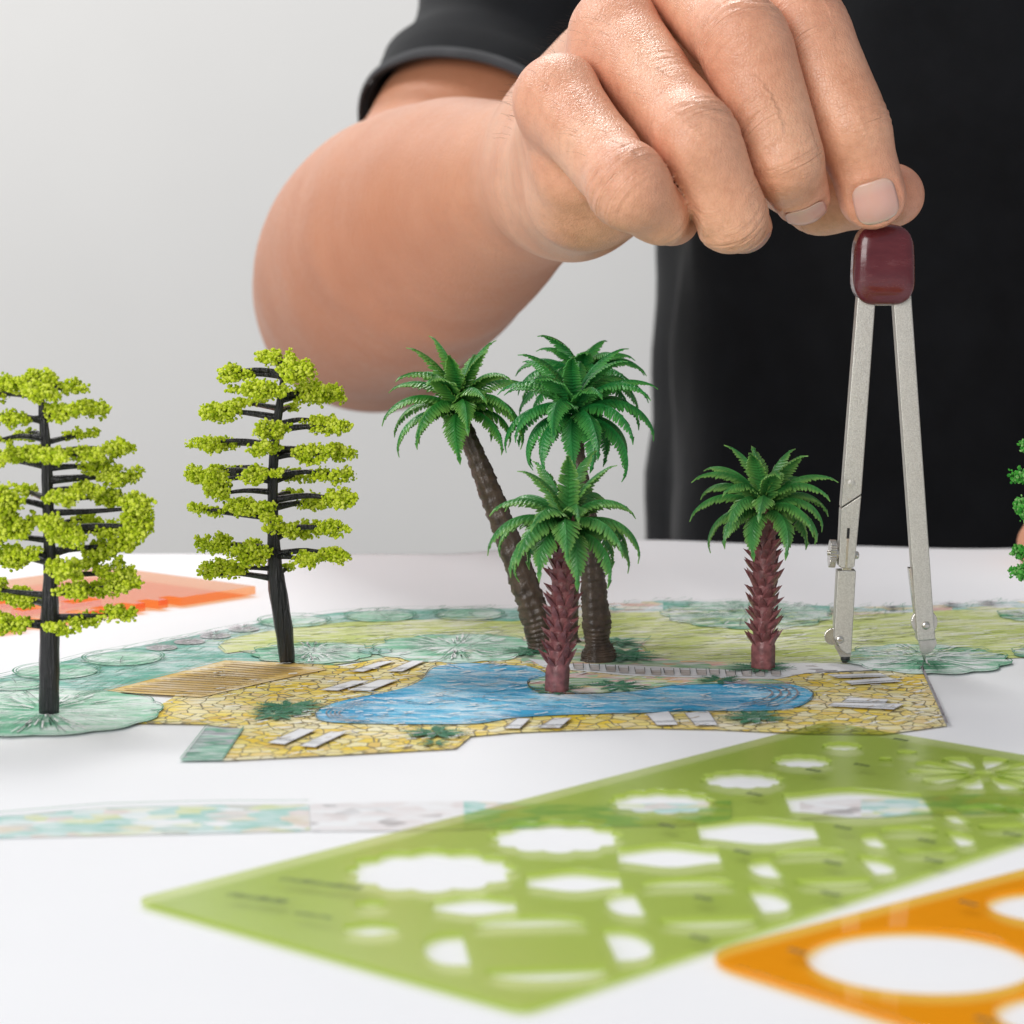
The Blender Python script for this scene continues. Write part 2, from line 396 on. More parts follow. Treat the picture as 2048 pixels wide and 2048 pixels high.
# patio
patio = A((600, 480), (850, 330), (1110, 318), (1300, 330), (1500, 285), (1700, 262), (1932, 300)) + B((60, 545), (300, 575), (700, 600), (1050, 592), (1110, 585), (1545, 568), (1640, 782), (1400, 815), (1100, 812), (760, 796), (500, 791), (200, 800), (0, 808)) + \
        A((1932, 582), (1775, 596), (1720, 642), (1300, 665), (840, 688), (900, 572), (780, 550), (480, 546))
flat("coloured_paving", patio, m_paving, 5)
stroke(B((1545, 566), (1590, 660), (1640, 782)), w=0.0006, ink='grey')
stroke(A((480, 548), (780, 550)), ink='green'); stroke(A((1932, 584), (1775, 597), (1720, 643), (1300, 666), (840, 689)), ink='brown', w=0.00025)
# gravel and stepping stone path
path = B((60, 528), (220, 548), (400, 552), (700, 566), (860, 572), (1060, 545), (1200, 546), (1330, 572), (1110, 584), (1000, 606), (860, 604), (640, 600), (420, 592), (250, 574), (120, 562))
flat("coloured_path", path, m_pale, 6)
flat("coloured_pebbles", B((1000, 560), (1090, 545), (1230, 548), (1360, 572), (1110, 584), (1010, 604)), m_pebble, 7)
for k in range(14):
    x0 = 230 + k * 57 + (k % 3) * 4
    yb = 560 + 22 * min(1, k / 5.0) + (4 if k > 9 else 0)
    q = B((x0, yb - 9), (x0 + 38, yb - 8), (x0 + 40, yb + 12), (x0 + 4, yb + 10))
    flat("coloured_stepping_stone", q, m_brown, 8); stroke(q, closed=True, w=0.0002)
stroke(B((60, 526), (220, 546), (400, 550), (700, 564), (860, 570)), w=0.0002); stroke(B((120, 563), (250, 575), (420, 593), (640, 601), (860, 605), (1010, 607)), w=0.0002)
# strip of flowers between path and pool
flat("coloured_planting_bed", B((230, 585), (420, 598), (640, 606), (860, 609), (980, 612), (1060, 628), (960, 628), (760, 628), (600, 634), (480, 654), (330, 664), (120, 664), (60, 640), (70, 615), (120, 600)), m_flower, 11)
# pool
pool = A((1190, 520), (1215, 492), (1300, 462), (1500, 422), (1590, 385), (1625, 345), (1680, 328), (1800, 322), (1932, 330)) + B((60, 560), (118, 582), (125, 603), (70, 614), (60, 634), (100, 660), (200, 666), (330, 664), (480, 652), (600, 634), (760, 627), (960, 625), (1060, 630), (1132, 660), (1120, 692), (1050, 720), (900, 730), (700, 728), (500, 736), (200, 744), (0, 756)) + A((1800, 550), (1600, 553), (1350, 550), (1225, 542))
PP = flat("coloured_pool", pool, m_water, 9, smooth=True)
stroke(PP, px=False, closed=True, w=0.00028)
cen = np.mean(PP, axis=0)
for sft in (1, 2, 3, 4):                                        # steps at the round end
    u0 = 1100 - sft * 32
    stroke(smooth_poly(gpts(B((u0 - 110, 630 + 1 * sft), (u0 - 20, 640 + 2 * sft), (u0 + 10, 668), (u0 - 30, 700 - sft * 2), (u0 - 110, 718 - sft * 2))), False), px=False, w=0.0005, ink='grey')
    stroke(smooth_poly(gpts(A((1330 + sft * 16, 548), (1240 + sft * 18, 538), (1215 + sft * 16, 515), (1240 + sft * 20, 495), (1320 + sft * 24, 470))), False), px=False, w=0.0003, ink='grey')
for q in (A((1560, 490), (1700, 470), (1820, 450), (1820, 460)), A((1700, 440), (1900, 395))): stroke(smooth_poly(gpts(q), False), px=False, w=0.0002, ink='grey')
# pergola of slats
flat("coloured_pergola", A((390, 428), (850, 310), (1110, 320), (1235, 345), (1010, 392), (760, 450)), m_ochre, 8)
stroke(A((390, 428), (850, 310), (1110, 320), (1235, 345), (1010, 392), (760, 450)), closed=True, ink='brown')
for k in range(15):
    t = k / 14.0
    x0, y0 = 470 + t * 400, 424 - t * 100
    stroke(A((x0, y0), (x0 + 310 - 40 * t, y0 + 16 + 6 * t)), w=0.0008, ink='brown')
# tree symbols
def tree_symbol(c, r, mat, layer, lobes=11, amp=0.1, spokes=7, name="coloured_tree_symbol", ink='green', ph=0.3, seed=1):
    P = circ(c, r, 88, amp, lobes, ph)
    P = wob(P, r * 0.03, 60, seed)
    flat(name, P, mat, layer, px=False); stroke(P, px=False, closed=True, ink=ink, w=0.0003)
    for k in range(spokes):
        a = 2 * math.pi * k / spokes + ph
        stroke([c, c + 0.5 * r * np.array((math.cos(a), math.sin(a))), c + r * 0.98 * np.array((math.cos(a + .05), math.sin(a + .05)))], px=False, ink='ink', w=0.00018)
for cx, cy, rx in ((215, 350, 157), (465, 300, 148), (60, 402, 105), (1110, 160, 132), (1435, 140, 130), (1770, 135, 128)):
    c, r = gellipse(cx, cy, rx, ZA)
    tree_symbol(np.array(c), r * 0.96, m_teal2, 4, 1, 0.0, 3, "coloured_shrub_symbol", 'green', 0.5 + cx)
    stroke(circ(c, r * 1.04, 48), px=False, closed=True, ink='green', w=0.0004)
c, r = gellipse(170, 506, 425, ZA); tree_symbol(np.array(c), r, m_teal2, 9, 13, 0.05, 4)
c, r = gellipse(1180, 280, 285, ZA); tree_symbol(np.array(c), r * 0.75, m_teal2, 7, 12, 0.10, 5)
c, r = gellipse(1720, 262, 330, ZA); tree_symbol(np.array(c), r * 0.86, m_teal2, 7, 11, 0.12, 6, seed=4)
c, r = gellipse(1415, 275, 60, ZA); tree_symbol(np.array(c), r, m_teal, 8, 8, 0.12, 4)
c, r = gellipse(885, 362, 320, ZB); tree_symbol(np.array(c), r * 0.92, m_green, 6, 13, 0.10, 6, seed=5)
c, r = gellipse(1560, 530, 292, ZB); tree_symbol(np.array(c), r, m_green, 8, 12, 0.10, 9, seed=6)
c, r = gellipse(1985, 365, 140, ZB); tree_symbol(np.array(c), r, m_green, 6, 10, 0.1, 6, seed=7)
c, r = gellipse(2050, 510, 150, ZB); tree_symbol(np.array(c), r, m_green, 6, 10, 0.1, 6, seed=8)
stroke(A((1110, 318), (1370, 262)), w=0.0002); stroke(A((1610, 335), (1900, 205)), w=0.00025); stroke(A((640, 395), (1110, 322)), w=0.0002)
# starburst grasses
for cx, cy in ((610, 260), (715, 237), (812, 215), (920, 190)):
    c, r = gellipse(cx, cy, 62, ZA)
    flat("coloured_grass_symbol", circ(c, r * 0.95, 24), m_lilac, 5, px=False)
    for k in range(22):
        a = 2 * math.pi * k / 22 + random.uniform(-.08, .08)
        stroke([np.array(c) + r * 0.3 * np.array((math.cos(a), math.sin(a))), np.array(c) + r * random.uniform(0.9, 1.15) * np.array((math.cos(a), math.sin(a)))], px=False, ink='grey', w=0.0003)
for cx, cy in ((1435, 342), (1655, 328), (1800, 322)):
    c, r = gellipse(cx, cy, 45, ZB)
    for k in range(16):
        a = 2 * math.pi * k / 16
        stroke([np.array(c), np.array(c) + r * np.array((math.cos(a), math.sin(a)))], px=False, ink='grey', w=0.0003)
# palm symbols in dark green
def palm_symbol(cx, cy, rx, zoom, nfr=9, layer=13):
    c, r = gellipse(cx, cy, rx, zoom); c = np.array(c)
    for k in range(nfr):
        a = 2 * math.pi * k / nfr + random.uniform(-.2, .2); d = np.array((math.cos(a), math.sin(a))); nrm = np.array((-d[1], d[0]))
        l = r * random.uniform(0.8, 1.1)
        P = [c + d * l * 0.02, c + d * l * .35 + nrm * l * .13, c + d * l * .7 + nrm * l * .11, c + d * l, c + d * l * .7 - nrm * l * .11, c + d * l * .35 - nrm * l * .13]
        flat("coloured_palm_symbol", P, m_dark, layer + (k % 2), px=False)
        for s in (-1, 1):
            for t in np.linspace(.2, .95, 7):
                stroke([c + d * l * t, c + d * l * (t + .12) + nrm * s * l * .17], px=False, ink='green', w=0.0002)
palm_symbol(1090, 492, 150, ZA, 11); palm_symbol(1040, 520, 120, ZA, 8); palm_symbol(1640, 588, 120, ZA, 11); palm_symbol(1640, 628, 60, ZA, 6)
palm_symbol(915, 756, 130, ZB, 12); palm_symbol(930, 568, 125, ZB, 10); palm_symbol(160, 650, 110, ZB, 9); palm_symbol(400, 637, 120, ZB, 10)
palm_symbol(420, 520, 170, ZB, 10); palm_symbol(60, 505, 110, ZB, 9); palm_symbol(400, 470, 100, ZB, 8); palm_symbol(780, 615, 90, ZB, 8)
# dark hedge block, sun loungers
q = A((780, 560), (920, 568), (840, 688), (680, 690)); flat("coloured_hedge_block", q, m_hedgeblk, 7); stroke(q, closed=True, ink='green')
def lounger(*q, zoom=A):
    P = zoom(*q); flat("coloured_lounger", P, m_pale, 13); stroke(P, closed=True, w=0.0002, ink='grey')
    a, b_, c_, d_ = [np.array(x) for x in P]
    for t in (0.22, 0.3): stroke([tuple(a + (d_ - a) * 0 + (b_ - a) * t), tuple(d_ + (c_ - d_) * t)], w=0.0002)
lounger((1320, 357), (1440, 317), (1490, 318), (1372, 358)); lounger((1460, 357), (1555, 316), (1605, 317), (1520, 357))
lounger((1205, 428), (1330, 392), (1400, 392), (1275, 430)); lounger((1310, 430), (1430, 388), (1505, 388), (1400, 430))
lounger((1010, 628), (1130, 575), (1195, 578), (1075, 634)); lounger((1130, 640), (1250, 585), (1310, 588), (1190, 645))
lounger((-30, 800), (20, 762), (70, 762), (30, 800), zoom=B); lounger((100, 798), (160, 760), (225, 760), (180, 798), zoom=B)
lounger((545, 788), (505, 745), (590, 735), (625, 786), zoom=B); lounger((690, 788), (650, 742), (740, 734), (775, 787), zoom=B)
lounger((1230, 609), (1190, 596), (1390, 590), (1420, 603), zoom=B); lounger((1280, 634), (1250, 620), (1420, 606), (1475, 622), zoom=B)
lounger((1245, 700), (1270, 682), (1420, 690), (1410, 704), zoom=B); lounger((1190, 715), (1215, 702), (1480, 706), (1440, 728), zoom=B)
# front strip of planting
flat("coloured_flower_border", A((-160, 905), (0, 895), (400, 862), (800, 852), (1165, 850), (1170, 950), (800, 960), (400, 968), (0, 978), (-160, 985)), m_border, 2)
stroke(A((-160, 905), (0, 893), (400, 860), (800, 850), (1165, 848)), ink='green', w=0.0004)
flat("coloured_gravel", A((1170, 848), (1500, 840), (1750, 838), (1750, 945), (1500, 950), (1175, 952)), m_pebble2, 2)
flat("coloured_flower_border", A((1750, 838), (2100, 850), (2600, 845), (2760, 835), (2760, 905), (2600, 930), (2100, 935), (1750, 945)), m_border, 2)
flat("coloured_gravel", B((830, 610 + 24), (1040, 606 + 24), (1040, 700), (830, 704)), m_pebble2, 2) if False else None
flat("coloured_gravel", [(1600, 1606), (1722, 1600), (1722, 1636), (1600, 1640)], m_pebble2, 2)
flat("coloured_flower_border", [(1722, 1600), (2200, 1580), (2200, 1622), (1722, 1636)], m_border, 2)
rr_h = random.Random(21)
def hatch(poly, n, ink, ln, ang, w=0.0002, zoom=None):
    P = [np.array(q) for q in gpts(poly)]; lo_ = np.min(P, axis=0); hi_ = np.max(P, axis=0); k = 0; tries = 0
    while k < n and tries < n * 12:
        tries += 1; q = np.array((rr_h.uniform(lo_[0], hi_[0]), rr_h.uniform(lo_[1], hi_[1])))
        r_ = False
        for i in range(len(P)):
            a, b_ = P[i], P[i - 1]
            if (a[1] > q[1]) != (b_[1] > q[1]) and q[0] < (b_[0] - a[0]) * (q[1] - a[1]) / (b_[1] - a[1]) + a[0]: r_ = not r_
        if not r_: continue
        a_ = R(ang + rr_h.uniform(-18, 18)); l = ln * rr_h.uniform(.5, 1.3); d = np.array((math.cos(a_), math.sin(a_))) * l / 2
        nn = np.array((-d[1], d[0])) * rr_h.uniform(-.15, .15)
        stroke([q - d, q + nn, q + d], px=False, ink=ink, w=w); k += 1
hatch(bed, 520, 'green', .0055, 62); hatch(bed, 160, 'grey', .003, 20); hatch(lawn, 420, 'lawn', .011, 20, .0004); hatch(lawn, 160, 'white', .010, 22, .0005)
hatch(pool, 130, 'blue', .009, 152, .0003); hatch(pool, 70, 'white', .006, 150, .0003)
hatch(patio, 260, 'brown', .0030, 40); hatch(patio, 240, 'white', .0032, 30, .0006)
for cx, cy, rx, zf in ((170, 506, 400, ZA), (1180, 280, 215, ZA), (1720, 262, 280, ZA), (885, 362, 290, ZB), (1560, 530, 280, ZB), (1985, 365, 130, ZB)):
    c, r = gellipse(cx, cy, rx, zf)
    for k in range(170):
        a = rr_h.uniform(0, 2 * math.pi); t0 = rr_h.uniform(.15, .8); t1 = min(1.0, t0 + rr_h.uniform(.1, .35)); d = np.array((math.cos(a), math.sin(a)))
        stroke([np.array(c) + d * r * t0, np.array(c) + d * r * t1], px=False, ink='white' if k % 3 == 0 else 'green', w=.0004 if k % 3 == 0 else .0002)
for key, nm, mt in (('lawn', "lawn_pencil_lines", simple("pencil_line_lime", (0.42, 0.52, 0.14), 0.7)), ('white', "bare_paper_lines", simple("pencil_line_white", (0.78, 0.79, 0.80), 0.7)), ('blue', "blue_pencil_lines", simple("pencil_line_blue", (0.04, 0.31, 0.56), 0.7)), ('ink', "ink_lines", m_ink), ('green', "green_ink_lines", m_inkg), ('brown', "brown_ink_lines", m_inkb), ('grey', "grey_ink_lines", m_inkgr)):
    o = INK[key].build(nm, mt, plan, smooth=False); o.matrix_parent_inverse = PINV
    o["kind"] = "stuff"
# ================================================================== model trees with flock foliage
def tree_bark_mat():
    m, nt, out = new_mat("black_plastic"); L = nt.links
    p = N(nt, "BsdfPrincipled", inp={'Roughness': 0.3, 'Specular IOR Level': 0.5})
    co = coords(nt, scale=(900, 900, 60))
    nz = N(nt, "TexNoise", inp={'Scale': 1.0, 'Detail': 5.0}); L.new(co, nz.inputs['Vector'])
    rp = ramp(nt, [(0.35, (0.006, 0.006, 0.007)), (0.7, (0.024, 0.024, 0.027))]); L.new(nz.outputs['Fac'], rp.inputs[0])
    L.new(rp.outputs[0], p.inputs['Base Color']); L.new(bump(nt, nz.outputs['Fac'], 1.0, 0.0016), p.inputs['Normal'])
    L.new(p.outputs[0], out.inputs[0]); return m
m_bark = tree_bark_mat()
def flock_mat(name, c_dark, c_mid, c_light):
    m, nt, out = new_mat(name); L = nt.links
    p = N(nt, "BsdfPrincipled", inp={'Roughness': 0.85, 'Specular IOR Level': 0.2})
    g = N(nt, "NewGeometry")
    rp = ramp(nt, [(0.0, c_dark), (0.45, c_mid), (1.0, c_light)]); L.new(g.outputs['Random Per Island'], rp.inputs[0])
    L.new(rp.outputs[0], p.inputs['Base Color'])
    tr = N(nt, "BsdfTranslucent"); L.new(rp.outputs[0], tr.inputs['Color'])
    mx = N(nt, "MixShader", inp={0: 0.22}); L.new(p.outputs[0], mx.inputs[1]); L.new(tr.outputs[0], mx.inputs[2])
    L.new(mx.outputs[0], out.inputs[0]); return m
m_flock = flock_mat("yellow_green_flock", (0.34, 0.48, 0.012), (0.62, 0.74, 0.028), (0.80, 0.88, 0.14))
m_flock2 = flock_mat("bright_green_flock", (0.03, 0.26, 0.03), (0.08, 0.44, 0.05), (0.30, 0.60, 0.20))

_t = (1 + 5 ** 0.5) / 2
ICO_V = np.array([(-1, _t, 0), (1, _t, 0), (-1, -_t, 0), (1, -_t, 0), (0, -1, _t), (0, 1, _t), (0, -1, -_t), (0, 1, -_t), (_t, 0, -1), (_t, 0, 1), (-_t, 0, -1), (-_t, 0, 1)]) / math.sqrt(1 + _t * _t)
ICO_F = np.array([(0, 11, 5), (0, 5, 1), (0, 1, 7), (0, 7, 10), (0, 10, 11), (1, 5, 9), (5, 11, 4), (11, 10, 2), (10, 7, 6), (7, 1, 8), (3, 9, 4), (3, 4, 2), (3, 2, 6), (3, 6, 8), (3, 8, 9), (4, 9, 5), (2, 4, 11), (6, 2, 10), (8, 6, 7), (9, 8, 1)])
def flock_mesh(name, center, ax, ay, az, crumb=0.00038, dens=1.0):
    """a clump of foam crumbs: sub-lumps inside an ellipsoid, crumbs on each lump"""
    ax *= 1.36; az *= 1.14; ay *= 1.3
    nl = max(14, int(34 * (ax / 0.005) * dens))
    pos = []
    rl0 = min(ay, az) * 0.44
    for _ in range(nl):
        d = rng.normal(size=3); d /= np.linalg.norm(d); rr = rng.random() ** 0.33
        c = d * rr * np.array([ax - rl0 * .7, ay - rl0 * .7, max(az - rl0 * .8, az * .3)])
        rl = rl0 * rng.uniform(0.4, 1.15)
        k = int(2.3 * 4 * math.pi * rl * rl / (math.pi * crumb * crumb) * 0.24)
        q = rng.normal(size=(k, 3)); q /= np.linalg.norm(q, axis=1)[:, None]
        pos.append(c + q * (rl * rng.uniform(0.5, 1.35, size=(k, 1))))
    P = np.concatenate(pos); n = len(P)
    S = crumb * rng.uniform(0.55, 1.35, size=(n, 1, 1)) * rng.uniform(0.6, 1.4, size=(n, 1, 3))
    ang = rng.normal(size=(n, 4)); ang /= np.linalg.norm(ang, axis=1)[:, None]
    w, x, y, z = ang.T
    Rm = np.stack([1 - 2 * (y * y + z * z), 2 * (x * y - z * w), 2 * (x * z + y * w), 2 * (x * y + z * w), 1 - 2 * (x * x + z * z), 2 * (y * z - x * w), 2 * (x * z - y * w), 2 * (y * z + x * w), 1 - 2 * (x * x + y * y)], 1).reshape(n, 3, 3)
    vs = np.einsum('nij,nkj->nki', Rm, ICO_V[None] * S) + P[:, None, :] + np.array(center)
    fs = ICO_F[None] + (np.arange(n) * 12)[:, None, None]
    me = bpy.data.meshes.new(name)
    me.vertices.add(n * 12); me.vertices.foreach_set("co", vs.reshape(-1).astype(np.float32))
    me.loops.add(n * 60); me.loops.foreach_set("vertex_index", fs.reshape(-1).astype(np.int32))
    me.polygons.add(n * 20); me.polygons.foreach_set("loop_start", np.arange(0, n * 60, 3, dtype=np.int32))
    me.update(calc_edges=True)
    return me

def flock_tree(name, label, trunk_px, clumps, Y, zoom, mat, fan=1.0, group=None):
    """trunk_px: (x, y, half width) in the enlargement; clumps: (x, y, rx, ry [, depth in -1..1])"""
    zs, ox, oy = zoom
    def pt(x, y, Yp): return V(ox + x / zs, oy + y / zs, Yp)
    k = Y / FPX / zs
    base = pt(trunk_px[0][0], trunk_px[0][1], Y); base[2] = 0.0
    root = empty(name, base); tag(root, label, "model tree", group)
    inv = Matrix.Translation(tuple(-base))
    pts = [pt(x, y, Y) for x, y, w in trunk_px]; pts[0][2] = 0.0003
    pts_d = smooth_poly(pts, False, 5)
    rads = np.interp(np.linspace(0, len(pts) - 1, len(pts_d)), range(len(pts)), [w * k for _, _, w in trunk_px])
    b = MB(); b.tube(pts_d, list(rads), 14, rfun=lambda i, kk: 1 + 0.05 * math.sin(kk * 3.1 + i * 0.2) + 0.03 * math.sin(i * 1.7 + kk))
    o = b.build("trunk", m_bark, root); o.matrix_parent_inverse = inv
    tz = np.array([p[2] for p in pts_d]); tx = np.array([p[0] for p in pts_d]); tr = rads
    for i, cl in enumerate(clumps):
        x, y, rx, ry = cl[:4]
        c = pt(x, y, Y)
        dz = 0.006 + 0.004 * rng.random()
        zt = np.interp(c[2] - 0.001 + 0.3 * (0.002), tz, tz)
        xt = np.interp(zt, tz, tx)
        if len(cl) > 4: dep = cl[4]
        else: dep = rng.uniform(-1, 1)
        lat = abs(c[0] - xt)
        Yc = Y + dep * max(0.011 - lat * 0.35, 0.004) * fan
        c = pt(x, y, Yc)
        ax, az = rx * k, ry * k
        me = flock_mesh("foliage_clump", (0, 0, 0), ax, max(az * 1.25, ax * 0.55), az)
        o = link("foliage_clump", me, mat, root, smooth=False); o.location = Vector(c) - Vector(base)
        o.rotation_euler = (0, 0, rng.uniform(-.4, .4) + (dep * 0.8 if c[0] > xt else -dep * 0.8))
        # the branch that carries it
        zt = min(max(c[2] - az * 0.2 + rng.uniform(-.0012, .0006), tz[2]), tz[-2])
        st = np.array((np.interp(zt, tz, tx), Y, zt)); en = np.array(c) + np.array((0, 0, -az * 0.15))
        en = en + (en - st) * (0.35 * ax / max(np.linalg.norm(en - st), 1e-4))
        mid = (st + en) / 2 + np.array((0, 0, rng.uniform(-.0002, .0012)))
        r0 = rng.uniform(0.00055, 0.0008)
        b = MB(); b.tube(smooth_poly([st, mid, en], False, 4), list(np.linspace(r0 * 1.35, r0 * 0.45, 9)), 6)
        o = b.build("branch", m_bark, root); o.matrix_parent_inverse = inv
    return root
Z4 = (2.4145, 0, 660)
T2 = [(1388, 1617, 37), (1372, 1450, 44), (1340, 1250, 44), (1326, 1120, 36), (1318, 900, 26), (1318, 700, 24), (1330, 520, 22), (1345, 400, 21), (1362, 270, 15), (1372, 170, 8)]
C2 = [(1340, 130, 95, 42, .2), (1435, 190, 85, 58, -.4), (1395, 230, 40, 30, -.8), (1110, 205, 55, 48), (1185, 215, 70, 30), (1270, 285, 105, 52, -.7), (1165, 290, 65, 25, .5), (1500, 305, 80, 58), (1590, 310, 75, 48), (1410, 370, 42, 26, .8), (1060, 390, 98, 55), (1190, 350, 80, 24, .8),
      (1530, 440, 80, 30, .6), (1600, 470, 100, 45), (1310, 480, 100, 45, -.9), (985, 550, 82, 42), (1075, 545, 65, 42), (1280, 572, 100, 45, -1), (1520, 590, 95, 45), (1640, 590, 90, 45), (1500, 630, 40, 30, -.6), (1150, 660, 50, 14, .8), (1060, 670, 60, 26, .6), (950, 700, 72, 42), (1040, 730, 70, 55, -.3), (1060, 790, 60, 42, -.5), (1230, 700, 68, 44, -.9), (1335, 690, 34, 30, -1), (1410, 680, 40, 20, .7),
      (1480, 710, 85, 36), (1610, 700, 90, 40), (1420, 790, 85, 26, .8), (1530, 830, 100, 42), (1630, 815, 80, 52), (960, 865, 62, 32), (1040, 875, 60, 28), (1180, 860, 85, 48, -.8), (1270, 860, 55, 40, -.9), (1310, 920, 28, 56, -1), (1390, 965, 46, 36, -.7), (1500, 955, 80, 42), (1620, 955, 78, 42), (1450, 990, 60, 24, .6),
      (1030, 1030, 86, 50), (1230, 1030, 60, 30, .8), (1190, 1085, 95, 55, -.6), (1070, 1150, 105, 48, -.4), (1000, 1180, 40, 26, -.4), (1390, 1145, 40, 22, .6), (1480, 1110, 72, 40), (1610, 1085, 92, 42)]
YT2 = G(574, 1329)[1]
flock_tree("model_tree", "model tree with sparse yellow green flock tiers standing clear beside the pergola drawing", T2, C2, YT2, Z4, m_flock)
T1 = [(237, 1862, 50), (238, 1650, 50), (240, 1400, 46), (242, 1200, 34), (238, 1000, 28), (230, 800, 27), (226, 650, 27), (216, 500, 24), (205, 400, 20), (200, 330, 14), (198, 260, 8)]
C1 = [(200, 225, 90, 42, .2), (330, 270, 82, 45, .4), (200, 300, 95, 55, -.6), (70, 260, 80, 46), (-40, 300, 90, 50), (60, 430, 85, 42, -.4), (300, 400, 95, 46, -.4), (450, 380, 95, 46), (-80, 430, 80, 40), (130, 510, 85, 32, .8), (400, 500, 85, 30, .8), (-10, 535, 60, 24), (110, 600, 110, 50, -.8), (250, 610, 90, 42, -1), (400, 600, 90, 42, -.5), (550, 575, 85, 46), (-80, 620, 110, 50),
      (480, 660, 80, 40, .4), (590, 700, 95, 55), (300, 800, 90, 45, -.8), (420, 770, 85, 42, -.4), (520, 800, 80, 50), (650, 850, 80, 70), (120, 770, 80, 30, .9), (-20, 830, 100, 80), (70, 930, 105, 75, -.6), (410, 920, 85, 40, .8), (240, 930, 65, 45, -1), (330, 990, 120, 55, -.8), (560, 960, 95, 60), (660, 940, 65, 70), (590, 1040, 90, 50), (40, 1100, 120, 62), (140, 1080, 60, 40, -.4), (490, 1060, 80, 55), (-90, 1000, 100, 70),
      (320, 1150, 105, 55, -.7), (440, 1130, 60, 40, .5), (560, 1170, 90, 50), (600, 1230, 85, 55), (430, 1250, 110, 48, .4), (340, 1270, 70, 40, -.6), (90, 1290, 130, 50), (-60, 1240, 90, 50), (300, 1440, 85, 38, -.5), (420, 1400, 80, 40), (560, 1370, 85, 46), (40, 1420, 95, 50), (-60, 1400, 80, 46)]
YT1 = G(97, 1430)[1]
flock_tree("model_tree", "dense yellow green flock model tree standing in the big round tree drawing", T1, C1, YT1, Z4, m_flock)
T3 = [(2140, 1335, 15), (2142, 1200, 14), (2144, 1050, 11), (2146, 930, 9), (2148, 840, 5)]
C3 = [(2082, 893, 36, 16), (2056, 952, 44, 17), (2100, 960, 40, 20), (2070, 1014, 42, 26), (2110, 1030, 40, 24), (2072, 1104, 44, 20), (2110, 1090, 40, 22), (2066, 1146, 38, 19), (2110, 1160, 40, 22), (2200, 900, 45, 20), (2215, 970, 50, 22), (2225, 1040, 50, 24), (2220, 1120, 48, 22), (2145, 830, 45, 22, -.5), (2150, 1000, 34, 24, -1), (2150, 1120, 34, 24, -1)]
flock_tree("model_tree", "bright green flock model tree held beside the other hand at the sheet's side", T3, C3, G(2140, 1335)[1], (1.0, 0, 0), m_flock2, fan=1.0)

# ================================================================== model palms
def frond_mat(name, c1_, c2_, edge):
    m, nt, out = new_mat(name); L = nt.links
    p = N(nt, "BsdfPrincipled", inp={'Roughness': 0.32, 'Specular IOR Level': 0.5, 'Subsurface Weight': 0.0})
    nz = N(nt, "TexNoise", inp={'Scale': 260.0, 'Detail': 3.0}); L.new(coords(nt), nz.inputs['Vector'])
    rp = ramp(nt, [(0.35, c1_), (0.7, c2_)]); L.new(nz.outputs['Fac'], rp.inputs[0])
    at = N(nt, "Attribute", attribute_name="tip")
    col = mixc(nt, at.outputs['Fac'], rp.outputs[0], edge)
    L.new(col, p.inputs['Base Color'])
    n2 = N(nt, "TexNoise", inp={'Scale': 1500.0, 'Detail': 3.0}); L.new(coords(nt), n2.inputs['Vector'])
    L.new(bump(nt, n2.outputs['Fac'], 0.35, 0.0003), p.inputs['Normal'])
    tr = N(nt, "BsdfTranslucent"); L.new(col, tr.inputs['Color'])
    mx = N(nt, "MixShader", inp={0: 0.2}); L.new(p.outputs[0], mx.inputs[1]); L.new(tr.outputs[0], mx.inputs[2])
    L.new(mx.outputs[0], out.inputs[0]); return m
m_fr_small = frond_mat("palm_plastic_fresh", (0.035, 0.20, 0.045), (0.07, 0.30, 0.07), (0.22, 0.44, 0.10))
m_fr_tall = frond_mat("palm_plastic_deep", (0.012, 0.17, 0.035), (0.03, 0.28, 0.06), (0.10, 0.40, 0.08))
m_fr_lean = frond_mat("palm_plastic_leaf", (0.02, 0.19, 0.03), (0.05, 0.30, 0.05), (0.20, 0.44, 0.08))

